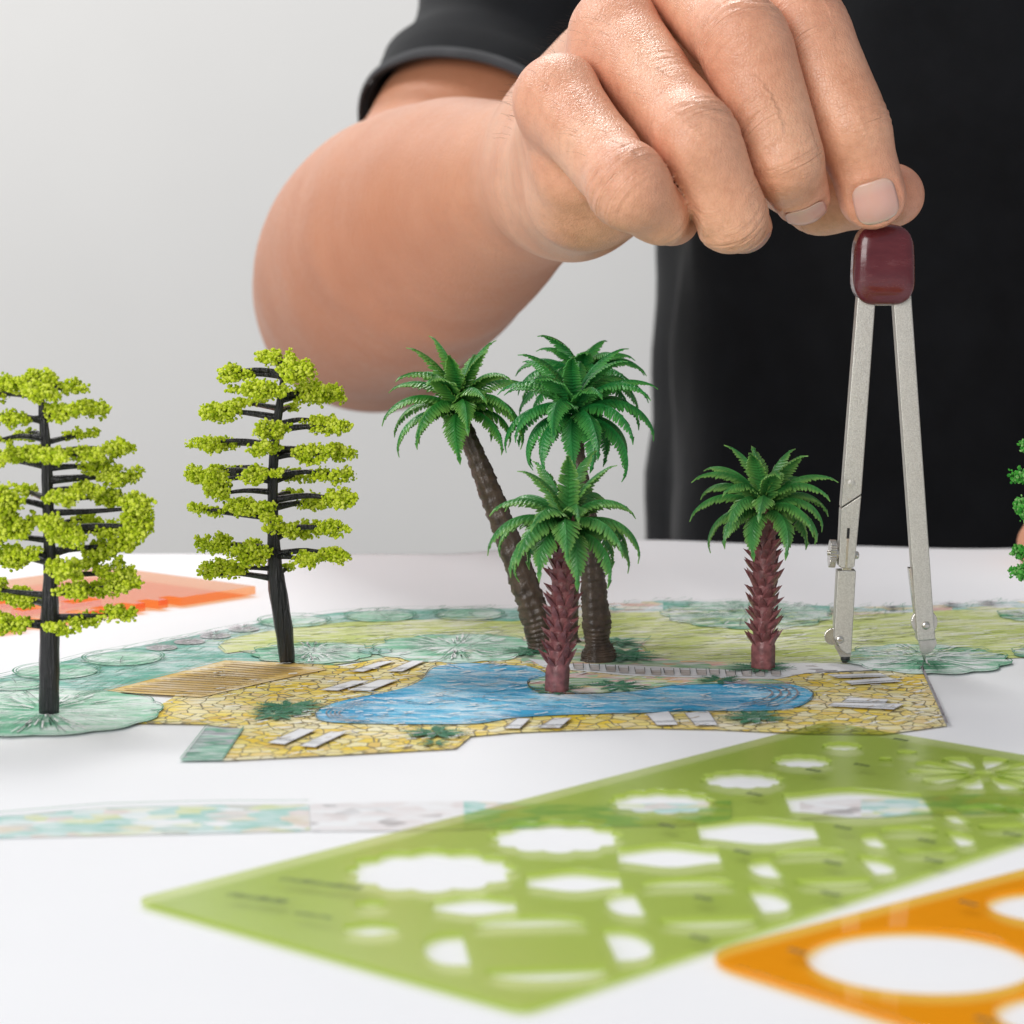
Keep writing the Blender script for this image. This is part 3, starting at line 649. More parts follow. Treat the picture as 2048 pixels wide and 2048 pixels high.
def frond_mesh(name, L_, e0, bend, width, npair, fused=0.55, tilt=0.45, sweep=0.65, seed=0, twist=0.0):
    """pinnate plastic frond in the x-z plane: curved rib, broad leaflets each side"""
    rr = random.Random(seed)
    nseg = 24; pts = []; dirs = []; x = z = 0.0; y = 0.0
    for i in range(nseg + 1):
        t = i / nseg; a = e0 - bend * (t ** 1.25)
        pts.append(np.array((x, y, z))); dirs.append(np.array((math.cos(a), 0, math.sin(a))))
        x += math.cos(a) * L_ / nseg; z += math.sin(a) * L_ / nseg; y += twist * t * L_ / nseg
    def at(t):
        f = min(max(t, 0), 1) * nseg; i = min(int(f), nseg - 1); w = f - i
        return pts[i] * (1 - w) + pts[i + 1] * w, dirs[i] * (1 - w) + dirs[i + 1] * w
    b = MB(); tips = []
    def addv(vs, fs, tp): b.add(vs, fs); tips.extend(tp)
    # rib
    for i in range(0, nseg):
        p0, d0 = pts[i], dirs[i]; p1, d1 = pts[i + 1], dirs[i + 1]
        w0 = L_ * 0.028 * (1 - 0.8 * i / nseg); w1 = L_ * 0.028 * (1 - 0.8 * (i + 1) / nseg)
        n0 = np.array((-d0[2], 0, d0[0])); n1 = np.array((-d1[2], 0, d1[0])); yv = np.array((0, 1, 0))
        addv([p0 - yv * w0, p0 + n0 * w0 * 0.9, p0 + yv * w0, p1 - yv * w1, p1 + n1 * w1 * 0.9, p1 + yv * w1], [(0, 1, 4, 3), (1, 2, 5, 4)], [0.0] * 6)
    for k in range(npair):
        t = 0.12 + 0.86 * k / (npair - 1)
        prof = (math.sin(math.pi * min(1.0, 0.18 + t * 0.86)) ** 0.55) * (1 - 0.25 * t)
        if t > 0.9: prof *= 0.8
        w = width * max(prof, 0.18) * rr.uniform(0.93, 1.07)
        for s in (-1, 1):
            p, d = at(t); nrm = np.array((-d[2], 0, d[0])); sp = L_ * 0.86 / (npair - 1)
            side = np.array((0, s, 0)); tl = tilt * (0.8 + 0.4 * rr.random())
            out_ = (side * math.cos(tl) - nrm * math.sin(tl)); fw = sweep * (0.85 + 0.3 * rr.random()) + 0.5 * max(0, t - .6)
            dr = (out_ + d * fw); dr = dr / np.linalg.norm(dr)
            p0 = at(t - 0.52 * sp / L_)[0]; p1 = at(t + 0.52 * sp / L_)[0]
            c0 = (p0 + p1) / 2 + nrm * L_ * 0.012
            hw = (p1 - p0) * 0.5
            m0 = p0 + dr * w * fused; m1 = p1 + dr * w * fused; cm = (m0 + m1) / 2 + nrm * w * 0.05 + dr * w * .06
            q0 = (m0 + m1) / 2 - hw * 0.78 + dr * w * (0.84 - fused) ; q1 = (m0 + m1) / 2 + hw * 0.78 + dr * w * (0.84 - fused)
            tp = (p0 + p1) / 2 + dr * w * 1.02 - nrm * w * 0.06
            m0 = m0 + hw * 0.10; m1 = m1 - hw * 0.04
            vs = [p0, p1, m0, m1, q0, q1, tp, c0, cm]
            fs = [(0, 2, 8, 7), (7, 8, 3, 1), (2, 4, 6, 8), (8, 6, 5, 3)]
            if s > 0: fs = [tuple(reversed(f)) for f in fs]
            addv(vs, fs, [0, 0, .15, .15, .75, .75, 1.0, 0, .05])
    # end leaflet
    p, d = at(1.0); nrm = np.array((-d[2], 0, d[0])); w = width * 0.35
    addv([p - np.array((0, w * .4, 0)), p + np.array((0, w * .4, 0)), p + d * w * 1.3 - nrm * w * .2, p + nrm * w * .1], [(0, 2, 3), (3, 2, 1)], [0.2, 0.2, 1.0, 0.0])
    me = mesh(name, b.v, b.f)
    at_ = me.attributes.new("tip", 'FLOAT', 'POINT'); at_.data.foreach_set("value", np.array(tips, dtype=np.float32))
    return me

def crown(root, center, layers, mat, seed, lean=(0, 0), scale=1.0, pinnate=False):
    """layers: (count, elevation, bend, length, width, azimuth offset)"""
    rr = random.Random(seed); vid = 0
    for li, (n, e0, bend, Ln, wd, az0) in enumerate(layers):
        meshes = []
        for v in range(3):
            me = frond_mesh("frond", Ln * scale * rr.uniform(.92, 1.08), e0 + rr.uniform(-.1, .1), bend * rr.uniform(.85, 1.15), wd * scale * rr.uniform(.92, 1.08), 19 if pinnate else 16,
                            fused=0.26 if pinnate else 0.42, tilt=0.40 + 0.12 * rr.random(), sweep=0.55 if pinnate else 0.75, seed=seed * 31 + li * 7 + v, twist=rr.uniform(-.2, .2))
            me.materials.append(mat); meshes.append(me)
        for k in range(n):
            o = link("frond", meshes[k % 3], None, root, smooth=False)
            az = 2 * math.pi * (k + rr.uniform(-.18, .18)) / n + az0
            o.location = Vector(center) - root.location + Vector((0, 0, -li * 0.0006))
            o.rotation_euler = (lean[0] + rr.uniform(-.12, .12), lean[1] + rr.uniform(-.12, .12), az)
            sdf_ = o.modifiers.new("thickness", 'SOLIDIFY'); sdf_.thickness = 0.00022; sdf_.offset = 0
            s_ = rr.uniform(.92, 1.08); o.scale = (s_, s_, s_)
def trunk_mat(name, c1_, c2_, rough=0.4, sc=700, bs=0.5):
    return simple(name, tuple((a + b_) / 2 for a, b_ in zip(c1_, c2_)), rough, var=0.45, scale=sc, bump_s=bs, bump_scale=1400)
m_maroon = trunk_mat("maroon_palm_plastic", (0.15, 0.052, 0.055), (0.25, 0.092, 0.095), 0.36, 500)
m_brown_tr = simple("brown_palm_plastic", (0.062, 0.040, 0.027), 0.36, var=0.55, scale=300, bump_s=0.6, bump_scale=1300)

def small_palm(label, base_px, top_px, half_px, layers, seed, Y=None, spike=1.0):
    base = G(*base_px); Y = base[1]; top = V(top_px[0], top_px[1], Y); k = Y / FPX
    root = empty("model_palm", base); tag(root, label, "model palm", "small palms with maroon trunks")
    H = top[2] - base[2]; r = half_px * k
    nr = 40; pts = []; rad = []
    for i in range(nr + 1):
        t = i / nr; pts.append(Vector((0, 0, 0.0002)).lerp(Vector(top - base), t))
        rad.append(r * (0.92 + 0.10 * t) * (1.10 if t < 0.16 and t > 0.02 else 1.0) * (1.0 - 0.06 * ((t * 12) % 1.0) * (t > .16)))
    b = MB(); b.tube(pts, rad, 18, rfun=lambda i, kk: 1 + (0.07 * math.sin(kk * 2.3) + 0.05 * math.sin(kk * 5.1 + 1)) * (1 if i < 7 else 0.4))
    tr = b.build("trunk", m_maroon, root)
    # the pointed leaf stubs
    sp = bpy.data.meshes.new("leaf_stub")
    L_ = r * 0.95 * spike; w = r * 0.40
    bm = bmesh.new()
    vs = [bm.verts.new(p) for p in ((-r * .35, -w, -w * 1.2), (-r * .35, w, -w * 1.2), (-r * .35, w * .7, w * 1.0), (-r * .35, -w * .7, w * 1.0), (L_ * .45, -w * .62, L_ * .16), (L_ * .45, w * .62, L_ * .16), (L_ * .42, 0, L_ * .52), (L_, 0, L_ * .72))]
    for f in ((0, 3, 2, 1), (0, 1, 5, 4), (1, 2, 6, 5), (2, 3, 6), (3, 0, 4, 6), (4, 5, 7), (5, 6, 7), (6, 4, 7)): bm.faces.new([vs[i] for i in f])
    bmesh.ops.recalc_face_normals(bm, faces=bm.faces[:]); bm.to_mesh(sp); bm.free(); sp.materials.append(m_maroon)
    rr = random.Random(seed); rows = 12; axis = Vector(top - base)
    for i in range(rows):
        t = 0.20 + 0.78 * i / (rows - 1)
        n = 9
        for kq in range(n):
            a = 2 * math.pi * (kq + 0.5 * (i % 2) + rr.uniform(-.15, .15)) / n
            o = bpy.data.objects.new("leaf_stub", sp); COL.objects.link(o); o.parent = tr
            tt = t + rr.uniform(-.012, .012); c = axis * tt
            o.location = c + Vector((math.cos(a), math.sin(a), 0)) * r * 0.95
            o.rotation_euler = (rr.uniform(-.2, .2), -0.12 + rr.uniform(-.25, .12) - (0.55 if i == rows - 1 else 0), a)
            s_ = rr.uniform(.8, 1.2) * (1.05 if i > 8 else 1); o.scale = (s_, s_, s_)
    crown(root, top + np.array((0, 0, 0.0004)), layers, m_fr_small, seed)
    return root
FK = 0.663 / FPX
small_palm("small palm with maroon spiky trunk standing on the pebble path beside the compass", (1526, 1342), (1529, 1014), 23,
           [(5, R(80), R(55), 140 * FK, 33 * FK, 0.5), (8, R(60), R(85), 155 * FK, 34 * FK, 0.1), (9, R(40), R(110), 160 * FK, 34 * FK, 0.5), (9, R(18), R(105), 142 * FK, 33 * FK, 0.2)], 11)
small_palm("small palm with maroon spiky trunk standing on the islet in the blue pool", (1113, 1388), (1133, 1052), 23,
           [(5, R(80), R(55), 152 * FK, 34 * FK, 0.9), (8, R(58), R(90), 165 * FK, 36 * FK, 0.3), (9, R(36), R(115), 172 * FK, 36 * FK, 0.6), (9, R(14), R(110), 158 * FK, 36 * FK, 0.1)], 23)

def tall_palm(label, path_px, Y, layers, hub_px, seed, mat, lean=(0, 0), seam=-0.8):
    pts = [V(u, v, Y + dy) for u, v, w, dy in path_px]
    base = G(path_px[0][0], path_px[0][1]); base[1] = Y; base[2] = 0; pts[0][2] = 0.0002
    pts = [np.array(p) for p in pts]; k = Y / FPX
    root = empty("model_palm", base); tag(root, label, "model palm", "tall palms with brown trunks")
    P = smooth_poly(pts, False, 22); n = len(P)
    wr = np.interp(np.linspace(0, len(pts) - 1, n), range(len(pts)), [w * k for _, _, w, _ in path_px])
    rr = random.Random(seed); ph = [rr.random() * 6 for _ in range(60)]
    nside = 28
    def rf(i, kk):
        a = 2 * math.pi * kk / nside
        flare = sstep(16, 6, i) if i < 16 else 0.0
        ring = 0.034 * math.sin(i * 1.25 + 0.8 * math.sin(a * 2 + ph[(i // 6) % 60]) + ph[kk % 5] * 0.12) + 0.03 * math.sin(i * 2.9 + kk * .9)
        groove = -0.12 * math.exp(-(((a - 3.6 + math.pi) % (2 * math.pi) - math.pi) / 0.16) ** 2)
        rib = 0.05 * math.sin(kk * 2 * math.pi / nside * 9 + 1)
        return 1 + (1 - flare) * ring + groove + flare * rib
    sd_ = seed * 3.7
    rf0 = rf
    rf = lambda i, kk: rf0(i, kk) + 0.10 * mnoise.noise((math.cos(2 * math.pi * kk / nside) * 1.3, math.sin(2 * math.pi * kk / nside) * 1.3, i * 0.11 + sd_)) + 0.11 * mnoise.noise((math.cos(2 * math.pi * kk / nside) * 3, math.sin(2 * math.pi * kk / nside) * 4, i * 0.45 + sd_))
    b = MB(); b.tube([p - base for p in P], list(wr), nside, rfun=rf)
    tr = b.build("trunk", m_brown_tr, root)
    hub = V(hub_px[0], hub_px[1], Y + path_px[-1][3])
    crown(root, hub, layers, mat, seed, lean, pinnate=True)
    return root, tr, base
YL = G(1077, 1302)[1]; YU = G(1196, 1322)[1]; YB = G(1142, 1285)[1]
tall_layers = [(6, R(72), R(65), 160 * FK, 30 * FK, 0.4), (9, R(52), R(90), 175 * FK, 33 * FK, 0.1), (10, R(32), R(115), 184 * FK, 35 * FK, 0.5), (10, R(10), R(118), 176 * FK, 35 * FK, 0.2)]
r_, tr_, bs_ = tall_palm("tall leaning palm with curved brown ringed trunk and drooping fronds", [(1084, 1303, 29, 0), (1080, 1275, 27, 0), (1070, 1230, 30, 0), (1043, 1153, 28, 0), (1003, 1044, 25, 0), (966, 947, 21, 0), (934, 866, 16, 0), (921, 825, 11, 0)], YL,
          [(6, R(70), R(60), 150 * FK, 29 * FK, 0.4), (9, R(48), R(90), 170 * FK, 32 * FK, 0.2), (9, R(28), R(115), 178 * FK, 33 * FK, 0.6), (8, R(6), R(115), 170 * FK, 33 * FK, 0.0)], (918, 814), 41, m_fr_lean, (0.0, -0.18))
tall_palm("tall upright palm with flared brown trunk foot and dense glossy crown", [(1197, 1323, 38, 0), (1197, 1302, 33, 0), (1195, 1284, 24, 0), (1193, 1245, 29, 0), (1187, 1165, 25, 0), (1181, 1092, 21, 0), (1166, 980, 17, 0), (1152, 890, 14, 0), (1150, 835, 10, 0)], YU, tall_layers, (1150, 820), 53, m_fr_tall)
tall_palm("tall palm half hidden behind the flared trunk, its crown topmost of the group", [(1142, 1286, 20, 0), (1142, 1270, 15, 0), (1142, 1230, 15, 0), (1146, 1120, 14, 0), (1152, 1000, 13, 0), (1158, 880, 12, 0), (1162, 768, 9, 0)], YB,
          [(7, R(66), R(80), 128 * FK, 30 * FK, 0.2), (9, R(44), R(95), 160 * FK, 33 * FK, 0.0), (9, R(18), R(95), 165 * FK, 33 * FK, 0.4)], (1163, 758), 67, m_fr_tall)
# ================================================================== drawing compass
def metal_mat():
    m, nt, out = new_mat("satin_nickel"); L = nt.links
    p = N(nt, "BsdfPrincipled", inp={'Metallic': 0.75, 'Roughness': 0.42})
    nz = N(nt, "TexNoise", inp={'Scale': 3500.0, 'Detail': 3.0}); L.new(coords(nt), nz.inputs['Vector'])
    rp = ramp(nt, [(0.3, (0.48, 0.465, 0.43)), (0.7, (0.66, 0.645, 0.60))]); L.new(nz.outputs['Fac'], rp.inputs[0]); L.new(rp.outputs[0], p.inputs['Base Color'])
    rr_ = ramp(nt, [(0.3, 0.34), (0.7, 0.52)]); L.new(nz.outputs['Fac'], rr_.inputs[0]); L.new(rr_.outputs[0], p.inputs['Roughness'])
    L.new(bump(nt, nz.outputs['Fac'], 0.5, 0.00012), p.inputs['Normal']); L.new(p.outputs[0], out.inputs[0]); return m
m_metal = metal_mat()
m_metal2 = simple("polished_nickel", (0.62, 0.60, 0.56), 0.22, metal=0.9, var=0.08, scale=800)
m_slot = simple("dark_slot", (0.012, 0.012, 0.012), 0.7)
m_lead = simple("graphite", (0.03, 0.03, 0.032), 0.45, metal=0.2)
def head_mat():
    m, nt, out = new_mat("maroon_gloss_plastic"); L = nt.links
    p = N(nt, "BsdfPrincipled", inp={'Roughness': 0.2, 'Coat Weight': 0.3, 'Coat Roughness': 0.1})
    nz = N(nt, "TexNoise", inp={'Scale': 1.0, 'Detail': 6.0, 'Roughness': 0.7}); L.new(coords(nt, scale=(120, 120, 420)), nz.inputs['Vector'])
    rp = ramp(nt, [(0.3, (0.085, 0.010, 0.016)), (0.62, (0.115, 0.016, 0.022)), (0.74, (0.17, 0.05, 0.055))]); L.new(nz.outputs['Fac'], rp.inputs[0]); L.new(rp.outputs[0], p.inputs['Base Color'])
    r2 = ramp(nt, [(0.45, 0.14), (0.7, 0.42)]); L.new(nz.outputs['Fac'], r2.inputs[0]); L.new(r2.outputs[0], p.inputs['Roughness'])
    L.new(bump(nt, nz.outputs['Fac'], 0.12, 0.0004), p.inputs['Normal'])
    L.new(p.outputs[0], out.inputs[0]); return m
YC = G(1690, 1327)[1]
compass = empty("drawing_compass", G(1769, 1327)); tag(compass, "silver drawing compass with maroon plastic head pinched between finger and thumb", "compass")
CINV = Matrix.Translation(tuple(-G(1769, 1327)))
def cz(x, y): return (1600 + x / 2.0125, 400 + y / 2.0125)       # enlargement of the compass
def ce(x, y): return (1640 + x / 6.0375, 1040 + y / 6.0375)      # closer one of its feet
def plate(name, pts, y0, y1, mat, parent, bevel=0.0003, root=False):
    b = MB(); b.prism([V(u, v, YC) + np.array((0, y0, 0)) for u, v in pts], (0, y1 - y0, 0))
    recalc_me = mesh(name, b.v, b.f); recalc(recalc_me)
    o = link(name, recalc_me, mat, parent)
    bv = o.modifiers.new("bevel", 'BEVEL'); bv.width = bevel; bv.segments = 2; bv.limit_method = 'ANGLE'; bv.angle_limit = R(30)
    o.modifiers.new("wn", 'WEIGHTED_NORMAL')
    if parent is compass: o.matrix_parent_inverse = CINV
    else: o.matrix_parent_inverse = CINV
    return o
def disc(name, c, axis, r, h, mat, parent, n=24, dome=0.0, knurl=0.0):
    axis = Vector(axis).normalized(); a = axis.orthogonal().normalized(); b_ = axis.cross(a)
    rings = [(-.5, 1), (.5, 1)] if dome == 0 else [(-.5, 1), (.1, 1), (.35, .85), (.5, .5)]
    vs = []
    for t, q in rings:
        for k in range(n):
            w = 2 * math.pi * k / n; rr_ = r * q * (1 + knurl * (1 if k % 2 else -1))
            vs.append(Vector(c) + axis * h * t + (a * math.cos(w) + b_ * math.sin(w)) * rr_)
    m_ = len(rings)
    fs = [(i * n + k, i * n + (k + 1) % n, (i + 1) * n + (k + 1) % n, (i + 1) * n + k) for i in range(m_ - 1) for k in range(n)] + [tuple(range(n - 1, -1, -1)), tuple((m_ - 1) * n + k for k in range(n))]
    me = mesh(name, vs, fs); recalc(me); o = link(name, me, mat, parent, smooth=(knurl == 0))
    bv = o.modifiers.new("bevel", 'BEVEL'); bv.width = h * 0.08; bv.segments = 2; bv.limit_method = 'ANGLE'
    o.matrix_parent_inverse = CINV
    return o
# left (pencil) leg
T_ = 0.0021
legL = plate("leg", [cz(228, 380), cz(300, 395), cz(243, 1180), cz(161, 1234)], -T_, T_, m_metal, compass)
plate("knee_piece", [cz(161, 1238), cz(243, 1184), cz(216, 1470), cz(205, 1478), cz(165, 1478), cz(150, 1468)], -T_, T_, m_metal, compass)
plate("slot", [ce(316, 84), ce(348, 84), ce(340, 210), ce(308, 210)], -T_ - 0.00012, -T_ + 0.0004, m_slot, compass, 0.00002)
plate("slot_insert", [ce(308, 205), ce(340, 205), ce(318, 572), ce(288, 572)], -T_ - 0.00008, -T_ + 0.0004, m_metal2, compass, 0.00005)
plate("neck", [cz(168, 1474), cz(203, 1474), cz(205, 1492), cz(166, 1492)], -T_ * .7, T_ * .7, m_metal2, compass, 0.0001)
foot = plate("pencil_foot", [cz(147, 1487), cz(222, 1487), cz(203, 1822), cz(186, 1822), cz(164, 1808), cz(133, 1757)], -T_, T_, m_metal, compass)
plate("lead_clamp", [cz(132, 1755), cz(150, 1790), cz(190, 1822), cz(202, 1822), cz(202, 1836), cz(160, 1836), cz(140, 1800)], -T_ * .6, T_ * .6, m_metal2, compass, 0.0001)
b = MB(); b.tube([V(*cz(183, 1826), YC), V(*cz(182, 1850), YC), V(*cz(181, 1866), YC)], [0.00125, 0.00115, 0.0005], 10); o = b.build("pencil_lead", m_lead, compass); o.matrix_parent_inverse = CINV
disc("pivot_screw", V(*cz(203, 1136), YC) + np.array((0, -T_, 0)), (0, -1, 0), 0.00092, 0.0003, m_metal, compass, dome=0)
disc("rivet", V(*ce(225, 1425), YC) + np.array((0, -T_ - .0002, 0)), (0, -1, 0), 0.00100, 0.0010, m_metal2, compass, dome=1)
disc("adjusting_wheel", V(*ce(148, 405), YC), (1, 0, -0.05), 0.0034, 0.00155, m_metal2, compass, n=64, knurl=0.035)
disc("wheel_hub", V(*ce(200, 405), YC), (1, 0, 0), 0.0019, 0.0016, m_metal2, compass)
disc("wheel_cap", V(*ce(106, 397), YC), (1, 0, 0), 0.0006, 0.0008, m_metal2, compass)
disc("cross_screw", V(*ce(444, 425), YC), (1, 0, 0), 0.00095, 0.0011, m_metal2, compass, dome=1)
disc("clamp_disc", V(*ce(150, 1405), YC), (0, 1, 0), 0.00205, 0.0012, m_metal2, compass, n=48, knurl=0.012)
# right (needle) leg
plate("leg", [cz(370, 395), cz(443, 380), cz(540, 1765), cz(468, 1770)], -T_, T_, m_metal, compass)
plate("spring_clip", [ce(1060, 575), ce(1098, 575), ce(1150, 1130), ce(1135, 1130), ce(1100, 880)], -T_ * .7, T_ * .7, m_metal2, compass, 0.0001)
disc("clamp_disc", V(*ce(1256, 1230), YC), (0, 1, 0), 0.00325, 0.0016, m_metal2, compass, n=64, knurl=0.012)
disc("rivet", V(*ce(1260, 1255), YC) + np.array((0, -T_ - .0002, 0)), (0, -1, 0), 0.00105, 0.0010, m_metal2, compass, dome=1)
plate("needle_holder", [ce(1185, 1432), ce(1390, 1420), ce(1405, 1490), ce(1340, 1590), ce(1290, 1610), ce(1215, 1605)], -T_ * .55, T_ * .55, m_metal2, compass, 0.0001)
b = MB(); b.tube([V(*ce(1235, 1540), YC) + np.array((0, -.0006, 0)), V(*ce(1258, 1660), YC), V(*ce(1268, 1735), YC)], [0.0006, 0.00045, 0.00006], 8); o = b.build("needle", m_metal2, compass); o.matrix_parent_inverse = CINV
# head
hc = V(1765, 529, YC); hw, hh, hd = 61 * YC / FPX, 80.5 * YC / FPX, 0.0056
bm = bmesh.new(); bmesh.ops.create_cube(bm, size=2.0); bmesh.ops.subdivide_edges(bm, edges=bm.edges[:], cuts=15, use_grid_fill=True)
def nrm_p(v, p): return (abs(v.x) ** p + abs(v.y) ** p + abs(v.z) ** p) ** (1 / p)
for v in bm.verts:
    q = v.co / nrm_p(v.co, 4.6); s2 = (abs(q.x) ** 3.1 + abs(q.z) ** 3.1) ** (1 / 3.1)
    v.co = Vector((q.x * hw * (1 - 0.05 * q.z), q.y * hd * (1 - 0.12 * q.z * q.z), q.z * hh)) / max(1.0, s2)
me = bpy.data.meshes.new("head"); bm.to_mesh(me); bm.free()
o = link("head", me, head_mat(), compass); o.location = hc; o.matrix_parent_inverse = CINV
plate("head_plate", [cz(290, 405), cz(385, 405), cz(378, 424), cz(300, 424)], -T_ * .6, T_ * .6, m_metal2, compass, 0.0001)

# ================================================================== plastic templates
def plastic_mat(name, col, trans, body=0.5, rough=0.12, ior=1.42):
    m, nt, out = new_mat(name); L = nt.links
    nz = N(nt, "TexNoise", inp={'Scale': 40.0, 'Detail': 2.0}); L.new(coords(nt), nz.inputs['Vector'])
    cc = mixc(nt, nz.outputs['Fac'], tuple(c * .93 for c in col), tuple(min(1, c * 1.07) for c in col))
    d = N(nt, "BsdfDiffuse"); L.new(cc, d.inputs['Color'])
    t = N(nt, "BsdfTransparent"); t.inputs['Color'].default_value = rgba(trans)
    tl = N(nt, "BsdfTranslucent"); L.new(cc, tl.inputs['Color'])
    m0 = N(nt, "MixShader", inp={0: 0.15}); L.new(d.outputs[0], m0.inputs[1]); L.new(tl.outputs[0], m0.inputs[2])
    m1 = N(nt, "MixShader", inp={0: body}); L.new(t.outputs[0], m1.inputs[1]); L.new(m0.outputs[0], m1.inputs[2])
    g = N(nt, "BsdfGlossy", inp={'Roughness': rough})
    fr = N(nt, "Fresnel", inp={'IOR': ior})
    ge = N(nt, "NewGeometry"); inv_ = N(nt, "Math", operation='SUBTRACT', inp={0: 1.0}); L.new(ge.outputs['Backfacing'], inv_.inputs[1])
    fm_ = N(nt, "Math", operation='MULTIPLY'); L.new(fr.outputs[0], fm_.inputs[0]); L.new(inv_.outputs[0], fm_.inputs[1])
    m2 = N(nt, "MixShader"); L.new(fm_.outputs[0], m2.inputs[0]); L.new(m1.outputs[0], m2.inputs[1]); L.new(g.outputs[0], m2.inputs[2])
    L.new(m2.outputs[0], out.inputs[0]); return m
def cut_plate(name, outline, holes, thick, mat, z0, parent=None, to3=None, bev=0.00015):
    """2-D outline with real cut-outs, extruded (coordinates in metres in the plate's own frame)"""
    cu = bpy.data.curves.new(name, 'CURVE'); cu.dimensions = '2D'; cu.fill_mode = 'BOTH'; cu.extrude = thick / 2 - bev; cu.bevel_depth = bev; cu.bevel_resolution = 1; cu.offset = -bev
    for poly in [outline] + holes:
        sp = cu.splines.new('POLY'); sp.points.add(len(poly) - 1); sp.use_cyclic_u = True
        for q, pnt in zip(poly, sp.points): pnt.co = (q[0], q[1], 0, 1)
    tmp = bpy.data.objects.new("tmp_curve", cu); COL.objects.link(tmp)
    dg = bpy.context.evaluated_depsgraph_get(); dg.update()
    me = bpy.data.meshes.new_from_object(tmp.evaluated_get(dg)); me.name = name
    bpy.data.objects.remove(tmp); bpy.data.curves.remove(cu)
    me.materials.clear()
    return me
def rounded(poly, rad, n=7):
    out_ = []; m = len(poly)
    for i in range(m):
        p0, p1, p2 = [np.array(poly[j % m], float) for j in (i - 1, i, i + 1)]
        a = (p0 - p1) / np.linalg.norm(p0 - p1); c = (p2 - p1) / np.linalg.norm(p2 - p1)
        A_ = p1 + a * rad; C_ = p1 + c * rad
        for k in range(n + 1):
            t = k / n; out_.append((1 - t) ** 2 * A_ + 2 * t * (1 - t) * p1 + t * t * C_)
    return out_
class Frame:
    def __init__(s, origin, xdir):
        s.o = np.array(origin[:2]); d = np.array(xdir[:2]); s.x = d / np.linalg.norm(d); s.y = np.array((s.x[1], -s.x[0]))
    def loc(s, u, v):
        q = G(u, v, 0.0016)[:2] - s.o; return np.array((q @ s.x, q @ s.y))
    def matrix(s, z):
        return Matrix(((s.x[0], s.y[0], 0, s.o[0]), (s.x[1], s.y[1], 0, s.o[1]), (0, 0, -1, z), (0, 0, 0, 1)))
def scallop(c, r, n=12, amp=0.10, seg=6):
    return [np.array(c) + r * (1 - amp + amp * abs(math.sin(n * t / 2)) * 1.0) * np.array((math.cos(t), math.sin(t))) for t in np.linspace(0, 2 * math.pi, n * seg, endpoint=False)]
def arcseg(c, r, mid, half, inner):
    """circular segment: arc from mid-half to mid+half, closed by a chord pulled in by inner"""
    P = [np.array(c) + r * np.array((math.cos(a), math.sin(a))) for a in np.linspace(mid - half, mid + half, 14)]
    return P
# ---- green landscape template
gl, gt, gb = G(268, 1796, .0016)[:2], G(1700, 1450, .0016)[:2], G(1060, 1988, .0016)[:2]
ang = math.atan2(*(gt - gl)[::-1]); angb = math.atan2(*(gb - gl)[::-1]) + math.pi / 2
fg = Frame(gl, (math.cos((ang * 2 + angb) / 3), math.sin((ang * 2 + angb) / 3)))
LX = np.linalg.norm(gt - gl) * 1.0; LY = np.linalg.norm(gb - gl) * 1.04
z3 = lambda x, y: (260 + x / 1.8941, 1420 + y / 1.8941)
zq = lambda x, y: (1200 + x / 2.278, 1420 + y / 2.278)
holes = []; marks = []
def width_r(uc, vc, half_px):
    c = G(uc, vc); return half_px * math.hypot(c[1], CAM_H) / FPX
for (x, y, rx, zf, sc, n) in ((1102, 160, 88, zq, 2.278, 12), (920, 228, 132, zq, 2.278, 12), (648, 311, 183, zq, 2.278, 12), (282, 412, 236, zq, 2.278, 12), (1612, 474, 245, z3, 1.8941, 12), (1142, 600, 312, z3, 1.8941, 12)):
    u, v = zf(x, y); holes.append(scallop(fg.loc(u, v), width_r(u, v, rx / sc) * 1.03, n, 0.13))
def rsq(c, r, rot):
    P = []
    for t in np.linspace(0, 2 * math.pi, 40, endpoint=False):
        rad = r * (1.0 - 0.16 * (0.5 - 0.5 * math.cos(4 * (t - rot))) + 0.0 * t)
        P.append(np.array(c) + rad * np.array((math.cos(t), math.sin(t))))
    return P
hexrot = math.atan2(fg.y[0], fg.x[0])
for (x, y, rx, zf, sc) in ((1170, 418, 312, zq, 2.278), (716, 545, 262, zq, 2.278), (312, 657, 226, zq, 2.278), (1680, 640, 172, z3, 1.8941), (1305, 732, 152, z3, 1.8941), (912, 822, 98, z3, 1.8941), (912, 730, 56, z3, 1.8941), (1300, 216, 26, zq, 2.278), (1400, 188, 42, zq, 2.278)):
    u, v = zf(x, y); c = fg.loc(u, v); r = width_r(u, v, rx / sc)
    P = []
    prof = [(-1 + 2 * q / 20.0) for q in range(21)]
    for sg in (1, -1):
        for q in (prof if sg > 0 else prof[::-1]):
            w2 = np.array((q * r, sg * r * 0.94 * (0.62 + 0.38 * math.cos(math.pi * q / 2) ** 2)))   # table axes: across, away
            P.append(c + np.array((w2 @ fg.x, w2 @ fg.y)))
    holes.append(P)
# circles cut into four D-shaped segments
def quad_circle(Lp, Rp):
    a, c_ = fg.loc(*Lp), fg.loc(*Rp); c = (a + c_) / 2; d = c_ - a; r = np.linalg.norm(d) / 2 / 0.80; th = math.atan2(d[1], d[0])
    for k in range(4):
        t_ = th + k * math.pi / 2; e = np.array((math.cos(t_), math.sin(t_))); f = np.array((-e[1], e[0]))
        P = [c + e * r * (0.63 + 0.37 * math.cos(w) ** 0.6) + f * r * 0.51 * math.sin(w) for w in np.linspace(-math.pi / 2, math.pi / 2, 17)]
        holes.append(P)
quad_circle((893, 1895), (1257, 1885)); quad_circle((1248, 1804), (1540, 1797)); quad_circle((1527, 1734), (1757, 1727)); quad_circle((1746, 1679), (1924, 1675)); quad_circle((1910, 1634), (2060, 1628))
